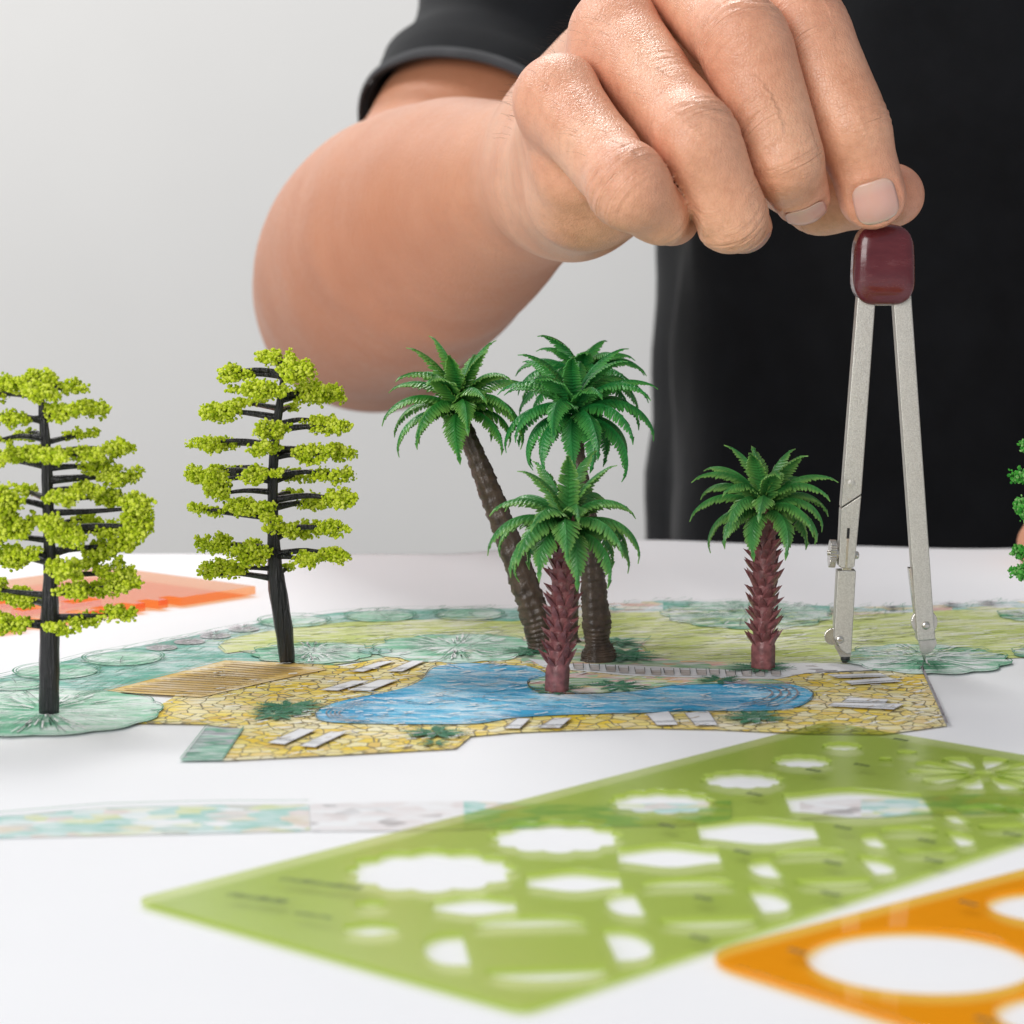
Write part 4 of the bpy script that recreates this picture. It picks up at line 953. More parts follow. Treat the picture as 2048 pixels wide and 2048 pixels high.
# flower of slots
cf = fg.loc(*zq(1745, 282)); rf_ = width_r(*zq(1745, 282), 340 / 2.278)
for k in range(10):
    a = 2 * math.pi * k / 10 + 0.25; d = np.array((math.cos(a), math.sin(a))); n_ = np.array((-d[1], d[0]))
    holes.append([cf + d * rf_ * .22, cf + d * rf_ * .55 + n_ * rf_ * .11, cf + d * rf_ * .92 + n_ * rf_ * .17, cf + d * rf_ * 1.0, cf + d * rf_ * .92 - n_ * rf_ * .17, cf + d * rf_ * .55 - n_ * rf_ * .11])
holes.append(list(circ(cf, rf_ * .12, 16)))
for u, v, rp in ((2050, 1480, 30), (2000, 1560, 26)):
    holes.append(list(circ(fg.loc(u, v), width_r(u, v, rp), 20)))
outl = rounded([(0, 0), (LX, 0), (LX, LY), (0, LY)], 0.0032)
m_gplastic = plastic_mat("green_template_plastic", (0.38, 0.50, 0.07), (0.87, 0.925, 0.60), 0.10, 0.22)
TH = 0.0009
def inside(poly, q):
    r_ = False; n = len(poly)
    for i in range(n):
        a, b_ = poly[i], poly[i - 1]
        if (a[1] > q[1]) != (b_[1] > q[1]) and q[0] < (b_[0] - a[0]) * (q[1] - a[1]) / (b_[1] - a[1]) + a[0]: r_ = not r_
    return r_
good = []
def grown(h, s=1.08):
    c = np.mean(h, axis=0); q = [c + (np.array(p) - c) * s for p in h]
    return [p + (q[i - 1] - p) * t for i, p in enumerate(q) for t in (0, .5)]
for h in holes:
    if all(0.0015 < q[0] < LX - .0015 and 0.0015 < q[1] < LY - .0015 for q in h) and not any(any(inside(g_, q) for q in grown(h)) or any(inside(h, q) for q in grown(g_)) for g_ in good): good.append(h)
print("green holes", len(holes), "kept", len(good))
me = cut_plate("template", outl, good, TH, m_gplastic, 0)
gtemp = link("landscape_template", me, m_gplastic, None, smooth=False)
gtemp.matrix_world = fg.matrix(0.0006 + TH / 2)
tag(gtemp, "translucent green landscape drawing template with scalloped tree cut-outs lying on the sheet", "template")
m_print = simple("template_print", (0.04, 0.07, 0.02), 0.6)
def print_marks(parent, rows, name="printed_marks"):
    b = MB()
    for (x, y, ln, wd) in rows:
        b.add([(x, y, -TH / 2 - .00003), (x + ln, y, -TH / 2 - .00003), (x + ln, y + wd, -TH / 2 - .00003), (x, y + wd, -TH / 2 - .00003)], [(3, 2, 1, 0)])
    o = b.build(name, m_print, parent, smooth=False); o["kind"] = "stuff"; return o
rr = random.Random(4); rows = []
for (x, y, zf, n, st, lw) in ((560, 640, z3, 12, 0.0011, .0016), (360, 700, z3, 8, 0.0012, .0017), (620, 770, z3, 5, .0012, .0013)):
    c = fg.loc(*zf(x, y)); 
    dirv = fg.loc(*zf(x + 100, y + 12)) - c; dirv /= np.linalg.norm(dirv)
    for k in range(n):
        q = c + np.array((0.0, 1.0)) * k * st * 1.25 * 0.9 + np.array((0.0004, 0)) * k
        rows.append((q[0], q[1], lw * 1.3 * rr.uniform(.7, 1.1), st * rr.uniform(.5, .9)))
for (x, y) in ((660, 378), (930, 270), (1330, 130), (600, 640), (1010, 690), (1000, 830), (400, 1030), (1470, 680), (1060, 530), (1830, 560), (1440, 590), (420, 850), (260, 520), (1150, 245)):
    c = fg.loc(*zq(x, y))
    for k in range(3): rows.append((c[0], c[1] + k * .0013, .0015, .0010))
print_marks(gtemp, rows)
# ---- orange circle template
m_oplastic = plastic_mat("orange_template_plastic", (1.0, 0.36, 0.02), (1.0, 0.79, 0.32), 0.05, 0.05, 1.2)
ol = G(1388, 1908, .0016)[:2]; ot = G(2048, 1742, .0016)[:2]; ob = G(1858, 2048, .0016)[:2]
a1 = math.atan2(*(ot - ol)[::-1]); a2 = math.atan2(*(ob - ol)[::-1]) + math.pi / 2
fo = Frame(ol, (math.cos((a1 * 2 + a2) / 3), math.sin((a1 * 2 + a2) / 3)))
oh = []
for (x, y, rx) in ((1458, 1132, 505), (2050, 885, 280), (2150, 1380, 340)):
    u, v = zq(x, y); oh.append(list(circ(fo.loc(u, v), width_r(u, v, rx / 2.278), 64)))
for (X, Y_, r) in ((0.095, 0.020, .011), (0.10, 0.052, .010), (0.125, 0.018, .008), (0.125, 0.045, .009)): pass
me = cut_plate("circle_template", rounded([(0, 0), (0.15, 0), (0.15, 0.095), (0, 0.095)], 0.009, 10), oh, TH, m_oplastic, 0)
otemp = link("circle_template", me, m_oplastic, None, smooth=False); otemp.matrix_world = fo.matrix(0.0006 + TH / 2)
tag(otemp, "translucent orange circle drawing template with a large round hole beside the green template", "template")
rows = []
for (x, y) in ((850, 1090), (1630, 870), (1700, 1400)):
    c = fo.loc(*zq(x, y)); rows += [(c[0], c[1] + k * .0013, .0013, .0009) for k in range(3)]
print_marks(otemp, rows)
# ---- salmon orange lettering template far left
zl = lambda x, y: (x / 3.45, 1100 + y / 3.45)
sr, sb, sf = G(511, 1179, .002)[:2], G(180, 1143, .002)[:2], G(40, 1252, .002)[:2]
fs_ = Frame(sr, sf - sr)
LXs = np.linalg.norm(sf - sr) * 1.25
wy = abs((sb - sr) @ fs_.y); sgn = 1 if (sb - sr) @ fs_.y > 0 else -1
edge = [(0, 0)]; x = 0.028
edge += [(x, 0)]
for k in range(7):
    edge += [(x + .0003, 0.0048), (x + .0042, 0.0048), (x + .0045, .0004), (x + .0078, 0.0004)]; x += .0082
edge = [(a, b_ * sgn) for a, b_ in edge] + [(LXs, 0.004 * sgn), (LXs, wy * sgn), (0.004, wy * sgn)]
sh = []
for k in range(6):
    cx = 0.045 + k * .017
    for j in range(2):
        cy = (0.014 + j * 0.014)
        if cy + .006 < wy: sh.append([(cx, cy * sgn), (cx + .010, cy * sgn), (cx + .010, (cy + .0055) * sgn), (cx, (cy + .0055) * sgn)])
m_salmon = plastic_mat("salmon_template_plastic", (1.0, 0.18, 0.03), (1.0, 0.76, 0.54), 0.14, 0.2)
me = cut_plate("lettering_template", edge, sh, 0.0024, m_salmon, 0)
st_ = link("lettering_template", me, m_salmon, None, smooth=False); st_.matrix_world = fs_.matrix(0.0018)
tag(st_, "salmon orange lettering template with notched edge lying behind the trees", "template")
# ================================================================== the person: one body surface grown from a distance field
def smin(a, b, k):
    h = np.clip(0.5 + 0.5 * (b - a) / k, 0, 1); return b * (1 - h) + a * h - k * h * (1 - h)
class Chain:
    """tapered capsules along joints (p, r); blended with k"""
    def __init__(s, nodes, k=0.004, flat=None):
        s.p = [np.array(n[0], float) for n in nodes]; s.r = [n[1] for n in nodes]; s.k = k; s.marg = 0.05
        s.c = np.mean(s.p, axis=0); s.R = max(np.linalg.norm(p - s.c) + r for p, r in zip(s.p, s.r))
    def d(s, P, cen=None, reach=0):
        out_ = None
        if len(s.p) == 1: return np.linalg.norm(P - s.p[0], axis=1) - s.r[0]
        for a, b, ra, rb in zip(s.p[:-1], s.p[1:], s.r[:-1], s.r[1:]):
            ab = b - a
            if cen is not None:
                t0 = min(max(float((cen - a) @ ab) / float(ab @ ab), 0), 1)
                if np.linalg.norm(cen - a - t0 * ab) - max(ra, rb) > reach: continue
            ab = b - a; t = np.clip(((P - a) @ ab) / (ab @ ab), 0, 1)
            q = P - a - t[:, None] * ab
            dd = np.sqrt(np.einsum('ij,ij->i', q, q)) - (ra + (rb - ra) * t)
            out_ = dd if out_ is None else smin(out_, dd, s.k)
        return out_ if out_ is not None else np.full(len(P), .08)
def pxn(u, v, D, rpx): return (W(u, v, D), rpx * D / FPX)

# ---- right hand (the one holding the compass), joint by joint
FING = {
 'index': [pxn(1478, -120, .682, 90), pxn(1607, 58, .650, 84), pxn(1700, 255, .645, 79), pxn(1742, 388, .6495, 69)],
 'middle': [pxn(1352, -55, .672, 92), pxn(1482, 88, .636, 88), pxn(1562, 318, .634, 80), pxn(1601, 388, .647, 63)],
 'ring': [pxn(1238, 72, .660, 92), pxn(1388, 283, .622, 84), pxn(1461, 432, .629, 74), pxn(1486, 448, .648, 60)],
 'pinky': [pxn(1122, 205, .645, 86), pxn(1256, 370, .616, 78), pxn(1326, 424, .628, 62), pxn(1345, 436, .644, 54)],
 'thumb': [pxn(1330, 230, .735, 110), pxn(1500, 300, .708, 88), pxn(1640, 388, .683, 74), pxn(1784, 388, .6705, 67)],
}
hand_ch = {}
for nm, nd in FING.items():
    hand_ch[nm] = [Chain(nd, 0.0035)]
    # knuckle pads on the back of each finger, soft pad under the tip
    if nm != 'thumb':
        p1, r1 = nd[1]; p2, r2 = nd[2]
        view = (CAM - p1) / np.linalg.norm(CAM - p1)
        ax = (nd[2][0] - nd[0][0]); ax /= np.linalg.norm(ax)
        dors = view - ax * (view @ ax); dors /= np.linalg.norm(dors)
        up_ = np.array((0, 0, 1.0)); dors = dors * 0.85 + 0.35 * (up_ - ax * (up_ @ ax)); dors /= np.linalg.norm(dors)
        hand_ch[nm].append(Chain([(p1 + dors * r1 * 0.28, r1 * 0.84)], 0.004))
        mid = p1 * 0.5 + p2 * 0.5
        hand_ch[nm].append(Chain([(p1 * .8 + p2 * .2, r1 * 0.93), (p1 * .3 + p2 * .7, r2 * 1.0)], 0.004))
        lo = nd[0][0] * 0.45 + p1 * 0.55
        hand_ch[nm].append(Chain([(nd[0][0] * .7 + p1 * .3 - dors * r1 * .1, r1 * .90), (nd[0][0] * .3 + p1 * .7 - dors * r1 * .12, r1 * .90)], 0.005))
wr_u, wr_l = W(1165, 245, .742), W(1135, 420, .722)
palm_ch = [
 Chain([pxn(1478, -120, .682, 88), (W(1235, 140, .745), .0175)], .01),
 Chain([pxn(1352, -55, .672, 90), (W(1205, 200, .742), .0175)], .01),
 Chain([pxn(1238, 72, .660, 92), (W(1165, 260, .735), .018)], .01),
 Chain([pxn(1122, 205, .645, 84), (W(1140, 345, .728), .0165)], .01),
 Chain([(W(1150, 335, .655), .0110), (W(1165, 385, .668), .0125), (W(1140, 390, .712), .0165)], .008),      # heel of the hand
 Chain([(W(1215, 370, .668), .0120), (W(1320, 330, .690), .014), (W(1300, 240, .735), .018)], .008),        # palm
 Chain([(W(1430, 60, .700), .016), (W(1330, 180, .720), .018)], .008),
]
ARM = [(W(1150, 340, .735), .0200), (W(1085, 360, .762), .0212), (W(990, 392, .795), .0272), (W(888, 438, .84), .0352), (W(812, 488, .885), .0405), (W(757, 545, .925), .0400), (W(738, 592, .955), .0385)]
UPP = [(W(765, 580, .968), .036), (W(845, 475, .985), .040), (W(1040, 180, 1.03), .0435), (W(1400, -330, 1.08), .050)]
def dens(nodes, sub=4):
    q = smooth_poly([np.array((*p, r)) for p, r in nodes], False, sub); return [(a[:3], float(a[3])) for a in q]
arm_ch = [Chain(dens([(p, r * 1.02) for p, r in ARM], 4), .003), Chain(dens(UPP, 3), .003)]
thumb_ch = hand_ch['thumb']
def sdf_hand(P, near):
    pal = None; ce_ = getattr(near, 'cen', None); re_ = getattr(near, 'reach', 0)
    for c in palm_ch:
        if not near(c): continue
        d = c.d(P, ce_, re_); pal = d if pal is None else smin(pal, d, .009)
    arm = None
    for c in arm_ch:
        if not near(c): continue
        d = c.d(P, ce_, re_); arm = d if arm is None else smin(arm, d, .020)
    body = pal
    if arm is not None: body = arm if body is None else smin(body, arm, .022)
    res = body; raw = []
    for nm in ('index', 'middle', 'ring', 'pinky', 'thumb'):
        ch = hand_ch[nm]
        if not near(ch[0]): continue
        f = None
        for c in ch:
            d = c.d(P); f = d if f is None else smin(f, d, c.k)
        if nm != 'thumb': raw.append(f)
        if body is not None: f = smin(f, body, .0045)
        res = f if res is None else np.minimum(res, f)
    if len(raw) > 1:                                  # press the clefts between neighbouring fingers deeper
        S_ = np.sort(np.stack(raw), axis=0)
        res = res + 0.0017 * np.exp(-((S_[1] - S_[0]) / .0021) ** 2) * np.exp(-(np.maximum(S_[1], 0) / .0030) ** 2)
    return res if res is not None else np.full(len(P), 0.05)
def sparse_nets(sdf, chains, h, nb=24):
    """surface nets on only those blocks of the grid that the surface passes through"""
    lo = np.min([c.c - c.R for c in chains], axis=0) - 0.01; hi = np.max([c.c + c.R for c in chains], axis=0) + 0.01
    bs = nb * h; dims = np.ceil((hi - lo) / bs).astype(int)
    offs = np.stack(np.meshgrid(*[np.arange(nb + 1)] * 3, indexing='ij'), -1).reshape(-1, 3)
    big = (dims * nb + 3).astype(np.int64)
    key = lambda ijk: (ijk[:, 0].astype(np.int64) * big[1] + ijk[:, 1]) * big[2] + ijk[:, 2]
    hd = bs * 0.87
    ck = []; cp = []; quads = []
    for bi in range(dims[0]):
        for bj in range(dims[1]):
            for bk in range(dims[2]):
                org = np.array((bi, bj, bk)); cen_ = lo + (org + .5) * bs
                def near(c, cen_=cen_): return np.linalg.norm(cen_ - c.c) < c.R + hd + c.marg
                near.cen = cen_; near.reach = hd + 0.05
                if not any(near(c) for c in chains): continue
                d0 = sdf(cen_[None], near)[0]
                if abs(d0) > hd + 0.012: continue
                ijk = offs + org * nb
                F = sdf(lo + ijk * h, near).reshape(nb + 1, nb + 1, nb + 1)
                if F.min() > 0 or F.max() < 0: continue
                I = F < 0
                acc = np.zeros((nb, nb, nb, 3)); cnt = np.zeros((nb, nb, nb))
                s_ = slice(0, nb); e_ = slice(1, nb + 1)
                for ax in range(3):
                    o1, o2 = [a for a in range(3) if a != ax]
                    for p in (0, 1):
                        for q in (0, 1):
                            sl0 = [None] * 3; sl1 = [None] * 3
                            sl0[ax] = s_; sl1[ax] = e_
                            sl0[o1] = sl1[o1] = e_ if p else s_; sl0[o2] = sl1[o2] = e_ if q else s_
                            f0, f1 = F[tuple(sl0)], F[tuple(sl1)]; m = (f0 < 0) != (f1 < 0)
                            t = np.where(m, f0 / np.where(m, f0 - f1, 1), 0)
                            pos = np.zeros((nb, nb, nb, 3)); pos[..., ax] = t; pos[..., o1] = p; pos[..., o2] = q
                            acc += pos * m[..., None]; cnt += m
                act = np.argwhere(cnt > 0)
                if len(act) == 0: continue
                ck.append(key(act + org * nb)); cp.append(lo + (act + org * nb + acc[tuple(act.T)] / cnt[tuple(act.T)][:, None]) * h)
                for ax in range(3):
                    o1, o2 = (ax + 1) % 3, (ax + 2) % 3
                    sl0 = [s_] * 3; sl1 = [s_] * 3; sl1[ax] = e_
                    i0 = I[tuple(sl0)]; i1 = I[tuple(sl1)]
                    for flip, msk in ((0, i0 & ~i1), (1, ~i0 & i1)):
                        e = np.argwhere(msk)
                        if len(e) == 0: continue
                        e = e + org * nb; d1 = np.zeros(3, int); d1[o1] = 1; d2 = np.zeros(3, int); d2[o2] = 1
                        qd = np.stack([key(e - d1 - d2), key(e - d2), key(e), key(e - d1)], 1)
                        quads.append(qd[:, ::-1] if flip else qd)
    ck = np.concatenate(ck); cp = np.concatenate(cp); quads = np.concatenate(quads)
    o = np.argsort(ck); ck = ck[o]; cp = cp[o]
    idx = np.searchsorted(ck, quads); idx = np.clip(idx, 0, len(ck) - 1); ok = (ck[idx] == quads).all(axis=1)
    return cp, idx[ok]
def relax(Vt, Q, it=2, lam=0.5):
    E = np.concatenate([Q[:, [0, 1]], Q[:, [1, 2]], Q[:, [2, 3]], Q[:, [3, 0]]]); n = len(Vt)
    for _ in range(it):
        s = np.zeros_like(Vt); c = np.zeros(n)
        for a in range(3): s[:, a] = np.bincount(E[:, 0], Vt[E[:, 1], a], n) + np.bincount(E[:, 1], Vt[E[:, 0], a], n)
        c = np.bincount(E[:, 0], minlength=n) + np.bincount(E[:, 1], minlength=n)
        Vt = Vt * (1 - lam) + lam * s / np.maximum(c, 1)[:, None]
    return Vt
allch = [c for l in hand_ch.values() for c in l] + palm_ch + arm_ch
for l_ in hand_ch.values():
    for c in l_: c.marg = 0.03
Vh, Qh = sparse_nets(sdf_hand, allch, 0.00085)
Vh = relax(Vh, Qh, 2, 0.5)
_arm = np.clip((Vh[:, 1] - 0.742) / 0.03, 0, 1)[:, None]
for _ in range(14): Vh = Vh * (1 - _arm) + relax(Vh, Qh, 1, 0.9) * _arm

# ---- trunk, neck and left arm, coarser, hidden in the shirt except the other hand
TC = np.array((0.232, 1.105))                     # middle of the torso on plan
SHR = W(1400, -330, 1.08)
LH = W(2092, 1110, .835)
left_ch = [Chain([((0.40, 1.10, 0.34), .05), ((0.445, 1.02, 0.10), .042), ((0.43, 0.97, 0.06), .04)], .02),
           Chain([((0.43, 0.97, 0.06), .04), ((0.33, 0.90, 0.060), .032), ((0.262, 0.868, 0.052), .024)], .02),
           Chain([((0.262, 0.868, 0.052), .024), (LH + np.array((.048, .012, .018)), .022), (LH + np.array((.030, .006, .022)), .019)], .012)]
lf = []
for k, (dx, dy, dz, l) in enumerate(((-.006, -.010, .000, 1.0), (0.0, .006, -.004, 1.1), (.010, .020, -.008, 1.0), (.020, .032, -.012, .8))):
    a0 = LH + np.array((.026 + k * .003, dy * .6, .026 - k * .004)); a1 = LH + np.array((.008 + dx * .3 + k * .004, dy, .022 - k * .003)); a2 = LH + np.array((-.001 + dx * .2 + k * .006, dy, .004)); a3 = LH + np.array((.004 + k * .006, dy, -.012))
    lf.append(Chain([(a0, .0100), (a1, .0092), (a2, .0084), (a3, .0070)], .004))
lf.append(Chain([(LH + np.array((.05, -.006, .006)), .012), (LH + np.array((.030, -.022, -.002)), .0105), (LH + np.array((.012, -.026, -.012)), .009)], .004))
torso_ch = [Chain([((TC[0], TC[1], -0.36), .105), ((TC[0], TC[1], 0.10), .11), ((TC[0], TC[1], 0.34), .10), ((TC[0], TC[1], 0.46), .055), ((TC[0], TC[1], 0.56), .052)], .03),
            Chain([((TC[0] - .07, TC[1], -0.30), .085), ((TC[0] - .08, TC[1], 0.32), .075)], .03), Chain([((TC[0] + .07, TC[1], -0.30), .085), ((TC[0] + .08, TC[1], 0.32), .075)], .03),
            Chain([(tuple(SHR), .05), ((TC[0], TC[1], 0.37), .06), ((0.40, 1.10, 0.34), .05)], .03)]
def sdf_rest(P, near):
    r_ = None
    for c in torso_ch + left_ch:
        if not near(c): continue
        d = c.d(P); r_ = d if r_ is None else smin(r_, d, .02)
    res = r_
    for c in lf:
        if not near(c): continue
        d = c.d(P); d = d if r_ is None else smin(d, r_, .006); res = d if res is None else np.minimum(res, d)
    return res if res is not None else np.full(len(P), .1)
Vr, Qr = sparse_nets(sdf_rest, torso_ch + left_ch + lf, 0.0030, 24)
Vr = relax(Vr, Qr, 2, 0.5)

# ---- local masks for the skin: wrinkle coordinate across each joint, flush of colour
nH = len(Vh)
wr_2 = np.zeros(nH); wr_s = np.zeros(nH); wr_m = np.zeros(nH); flush = np.zeros(nH); wl = np.zeros(nH)
def joint_wr(c, ax, r, length, amt=1.0):
    global wr_s, wr_m, wl, wr_2
    q = Vh - c; s = q @ ax; rad = np.linalg.norm(q - s[:, None] * ax, axis=1)
    m = np.exp(-(s / length) ** 2) * np.clip(1.5 - np.abs(rad - r) / r, 0, 1) * amt * (np.linalg.norm(q, axis=1) < 2.2 * r)
    up = m > wr_m; wr_2 = np.maximum(wr_2, np.minimum(m, wr_m))
    wr_s = np.where(up, s, wr_s); wr_m = np.where(up, m, wr_m)
for nm, nd in FING.items():
    for j in (1, 2):
        ax = nd[j + 1][0] - nd[j - 1][0]; ax /= np.linalg.norm(ax)
        if nm == 'thumb' and j == 1: continue
        joint_wr(nd[j][0], ax, nd[j][1], 0.0062 if j == 1 else .0045, 1.0 if j == 1 else .7)
    for j in (1, 3):
        flush = np.maximum(flush, np.exp(-(np.linalg.norm(Vh - nd[j][0], axis=1) / (nd[j][1] * 1.25)) ** 2) * (0.8 if j == 1 else 1.0))
    flush = np.maximum(flush, 0.6 * np.exp(-(np.linalg.norm(Vh - nd[0][0], axis=1) / (nd[0][1] * 1.5)) ** 2))
wr_m = np.clip(wr_m - 1.15 * wr_2, 0, 1)
# small creases really pressed into the surface at the knuckles
nrm_tmp = None
def vert_normals(Vt, Q):
    a = Vt[Q[:, 2]] - Vt[Q[:, 0]]; b_ = Vt[Q[:, 3]] - Vt[Q[:, 1]]; fn = np.cross(a, b_); nn = np.zeros_like(Vt)
    for k in range(4):
        for ax in range(3): nn[:, ax] += np.bincount(Q[:, k], fn[:, ax], len(Vt))
    return nn / np.maximum(np.linalg.norm(nn, axis=1), 1e-12)[:, None]
# nails: plates set into the back of the finger ends
NAILS = []
nearall = lambda c: True
def nail(c, axis, dors, length, width, curve):
    """c: point on finger axis; find the skin along dors"""
    axis = axis / np.linalg.norm(axis); dors = dors - axis * (dors @ axis); dors /= np.linalg.norm(dors); lat = np.cross(axis, dors)
    t = 0.0
    for _ in range(40):
        d = sdf_hand((c + dors * t)[None], nearall)[0]
        if d > -1e-5: break
        t += max(-d, 2e-5)
    s0 = c + dors * t
    NAILS.append((s0, axis, dors, lat, length, width, curve))
view_i = CAM - FING['index'][3][0]
nail(W(1744, 384, .6495), FING['index'][3][0] - FING['index'][2][0] + np.array((0, .004, -.002)), view_i + np.array((0, 0, .10)), .0112, .0116, .0072)
nail(W(1604, 396, .647), FING['middle'][3][0] - FING['middle'][2][0] + np.array((0, .003, -.004)), CAM - FING['middle'][3][0] + np.array((.03, 0, -.18)), .0095, .0108, .0070)
nail(W(1492, 456, .645), FING['ring'][3][0] - FING['ring'][2][0] + np.array((.0, .0, -.004)), np.array((0.30, -0.45, -0.75)), .0085, .0105, .0068)
nh = vert_normals(Vh, Qh)
for s0, ax, do, la, ln, wd, cv in NAILS:
    q = Vh - s0; a = q @ ax; l = q @ la; dd = q @ do
    e = ((np.abs(a) / (ln * .5)) ** 3.2 + (np.abs(l) / (wd * .5)) ** 3.2) ** (1 / 3.2)
    near_ = (np.abs(dd) < .006)
    sink = np.clip((1.10 - e) / 0.14, 0, 1) * near_ * 0.00055
    rim = np.exp(-((e - 1.22) / 0.13) ** 2) * near_ * 0.00028 * (a < ln * .40)
    Vh = Vh + do * (rim - sink)[:, None]
# crease amplitude
nz_ = np.array([0.0])
warp = 0.0009 * np.sin(Vh @ np.array((310., 190., 260.))) + .0005 * np.sin(Vh @ np.array((-520., 410., 350.)))
grooves = np.zeros(nH)
for off in (-.0042, -.0019, 0.0006, .0030):
    grooves += np.exp(-((wr_s + warp - off) / 0.00055) ** 2)
Vh = Vh - nh * (grooves * np.clip(wr_m - .2, 0, 1) * 0.00058)[:, None]
# faint tendons, veins and muscle unevenness on hand and arm
low = np.sin(Vh @ np.array((61., 37., -45.)) + 1.3 * np.sin(Vh @ np.array((29., -50., 33.)))) * np.sin(Vh @ np.array((-33., 71., 52.)) + .7)
Vh = Vh + nh * (low * 0.0007)[:, None]

nR = len(Vr)
VV = np.concatenate([Vh, Vr]); QQ = np.concatenate([Qh, Qr + nH])
print("body verts", nH, nR)
def skin_mat():
    m, nt, out = new_mat("skin"); L = nt.links
    p = N(nt, "BsdfPrincipled", inp={'Roughness': 0.46, 'Specular IOR Level': 0.55, 'Subsurface Weight': 0.15, 'Subsurface Scale': 0.0016})
    p.subsurface_method = 'RANDOM_WALK'
    p.inputs['Subsurface Radius'].default_value = (1.0, 0.35, 0.2)
    co = coords(nt)
    n1 = N(nt, "TexNoise", inp={'Scale': 55.0, 'Detail': 4.0}); L.new(co, n1.inputs['Vector'])
    n2 = N(nt, "TexNoise", inp={'Scale': 420.0, 'Detail': 4.0, 'Roughness': .65}); L.new(co, n2.inputs['Vector'])
    r1 = ramp(nt, [(0.32, (0.70, 0.335, 0.20)), (0.55, (0.78, 0.415, 0.262)), (0.75, (0.81, 0.46, 0.30))]); L.new(n1.outputs['Fac'], r1.inputs[0])
    r2 = ramp(nt, [(0.3, (0.86, 0.82, 0.80)), (0.6, (1, 1, 1)), (0.8, (1.0, 0.97, 0.94))]); L.new(n2.outputs['Fac'], r2.inputs[0])
    c_ = mixc(nt, 1.0, r1.outputs[0], r2.outputs[0], 'MULTIPLY')
    fl = N(nt, "Attribute", attribute_name="flush")
    fm = N(nt, "Math", operation='MULTIPLY', inp={1: 0.6}); L.new(fl.outputs['Fac'], fm.inputs[0])
    c2 = mixc(nt, fm.outputs[0], c_, (0.76, 0.32, 0.22))
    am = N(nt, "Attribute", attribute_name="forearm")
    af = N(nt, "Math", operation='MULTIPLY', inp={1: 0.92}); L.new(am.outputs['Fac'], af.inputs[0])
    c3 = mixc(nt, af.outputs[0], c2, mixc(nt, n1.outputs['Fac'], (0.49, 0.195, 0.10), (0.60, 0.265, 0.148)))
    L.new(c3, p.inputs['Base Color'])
    # relief: cross-hatched skin lines, knuckle wrinkles
    v1 = N(nt, "TexVoronoi", feature='DISTANCE_TO_EDGE', inp={'Scale': 1150.0}); L.new(co, v1.inputs['Vector'])
    vr = N(nt, "MapRange"); vr.inputs[1].default_value = 0.0; vr.inputs[2].default_value = 0.22; L.new(v1.outputs['Distance'], vr.inputs[0])
    n3 = N(nt, "TexNoise", inp={'Scale': 1.0, 'Detail': 3.0}); L.new(coords(nt, scale=(900, 900, 260), rot=(0, R(40), 0)), n3.inputs['Vector'])
    ws = N(nt, "Attribute", attribute_name="wrinkle_s"); wm = N(nt, "Attribute", attribute_name="wrinkle_m")
    cx = N(nt, "CombineXYZ"); sx = N(nt, "Math", operation='MULTIPLY', inp={1: 900.0}); L.new(ws.outputs['Fac'], sx.inputs[0]); L.new(sx.outputs[0], cx.inputs[0])
    nw = N(nt, "TexNoise", inp={'Scale': 130.0, 'Detail': 2.0}); L.new(co, nw.inputs['Vector'])
    sy = N(nt, "Math", operation='MULTIPLY', inp={1: 1.6}); L.new(nw.outputs['Fac'], sy.inputs[0]); L.new(sy.outputs[0], cx.inputs[1])
    wn = N(nt, "TexNoise", inp={'Scale': 1.0, 'Detail': 3.0}); L.new(cx.outputs[0], wn.inputs['Vector'])
    wx = N(nt, "Math", operation='MULTIPLY'); L.new(wn.outputs['Fac'], wx.inputs[0]); L.new(wm.outputs['Fac'], wx.inputs[1])
    h1 = N(nt, "Math", operation='MULTIPLY_ADD', inp={1: 0.10}); L.new(vr.outputs[0], h1.inputs[0])
    s3 = N(nt, "Math", operation='MULTIPLY', inp={1: 0.35}); L.new(n3.outputs['Fac'], s3.inputs[0]); L.new(s3.outputs[0], h1.inputs[2])
    h2 = N(nt, "Math", operation='MULTIPLY_ADD', inp={1: 3.2}); L.new(wx.outputs[0], h2.inputs[0]); L.new(h1.outputs[0], h2.inputs[2])
    L.new(bump(nt, h2.outputs[0], 0.8, 0.0006), p.inputs['Normal'])
    rr_ = ramp(nt, [(0.3, 0.28), (0.7, 0.46)]); L.new(n2.outputs['Fac'], rr_.inputs[0]); L.new(rr_.outputs[0], p.inputs['Roughness'])
    L.new(p.outputs[0], out.inputs[0]); return m
m_skin = skin_mat()
me = bpy.data.meshes.new("body")
me.vertices.add(len(VV)); me.vertices.foreach_set("co", VV.reshape(-1).astype(np.float32))
me.loops.add(len(QQ) * 4); me.loops.foreach_set("vertex_index", QQ.reshape(-1).astype(np.int32))
me.polygons.add(len(QQ)); me.polygons.foreach_set("loop_start", np.arange(0, len(QQ) * 4, 4, dtype=np.int32))
me.update(calc_edges=True); me.validate()
def attr(nm, arr):
    a = me.attributes.new(nm, 'FLOAT', 'POINT'); a.data.foreach_set("value", np.concatenate([arr, np.zeros(nR)]).astype(np.float32))
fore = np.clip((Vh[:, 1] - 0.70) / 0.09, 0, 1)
attr("wrinkle_s", wr_s); attr("wrinkle_m", wr_m); attr("flush", flush)
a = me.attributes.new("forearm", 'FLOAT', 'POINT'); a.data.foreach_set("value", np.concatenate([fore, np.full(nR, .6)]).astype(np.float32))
person = empty("person", (TC[0], TC[1], -0.75)); tag(person, "person in black short sleeved shirt behind the table holding the compass", "person")
HINV = Matrix.Translation((-TC[0], -TC[1], 0.75))
body = link("body", me, m_skin, person); body.matrix_parent_inverse = HINV
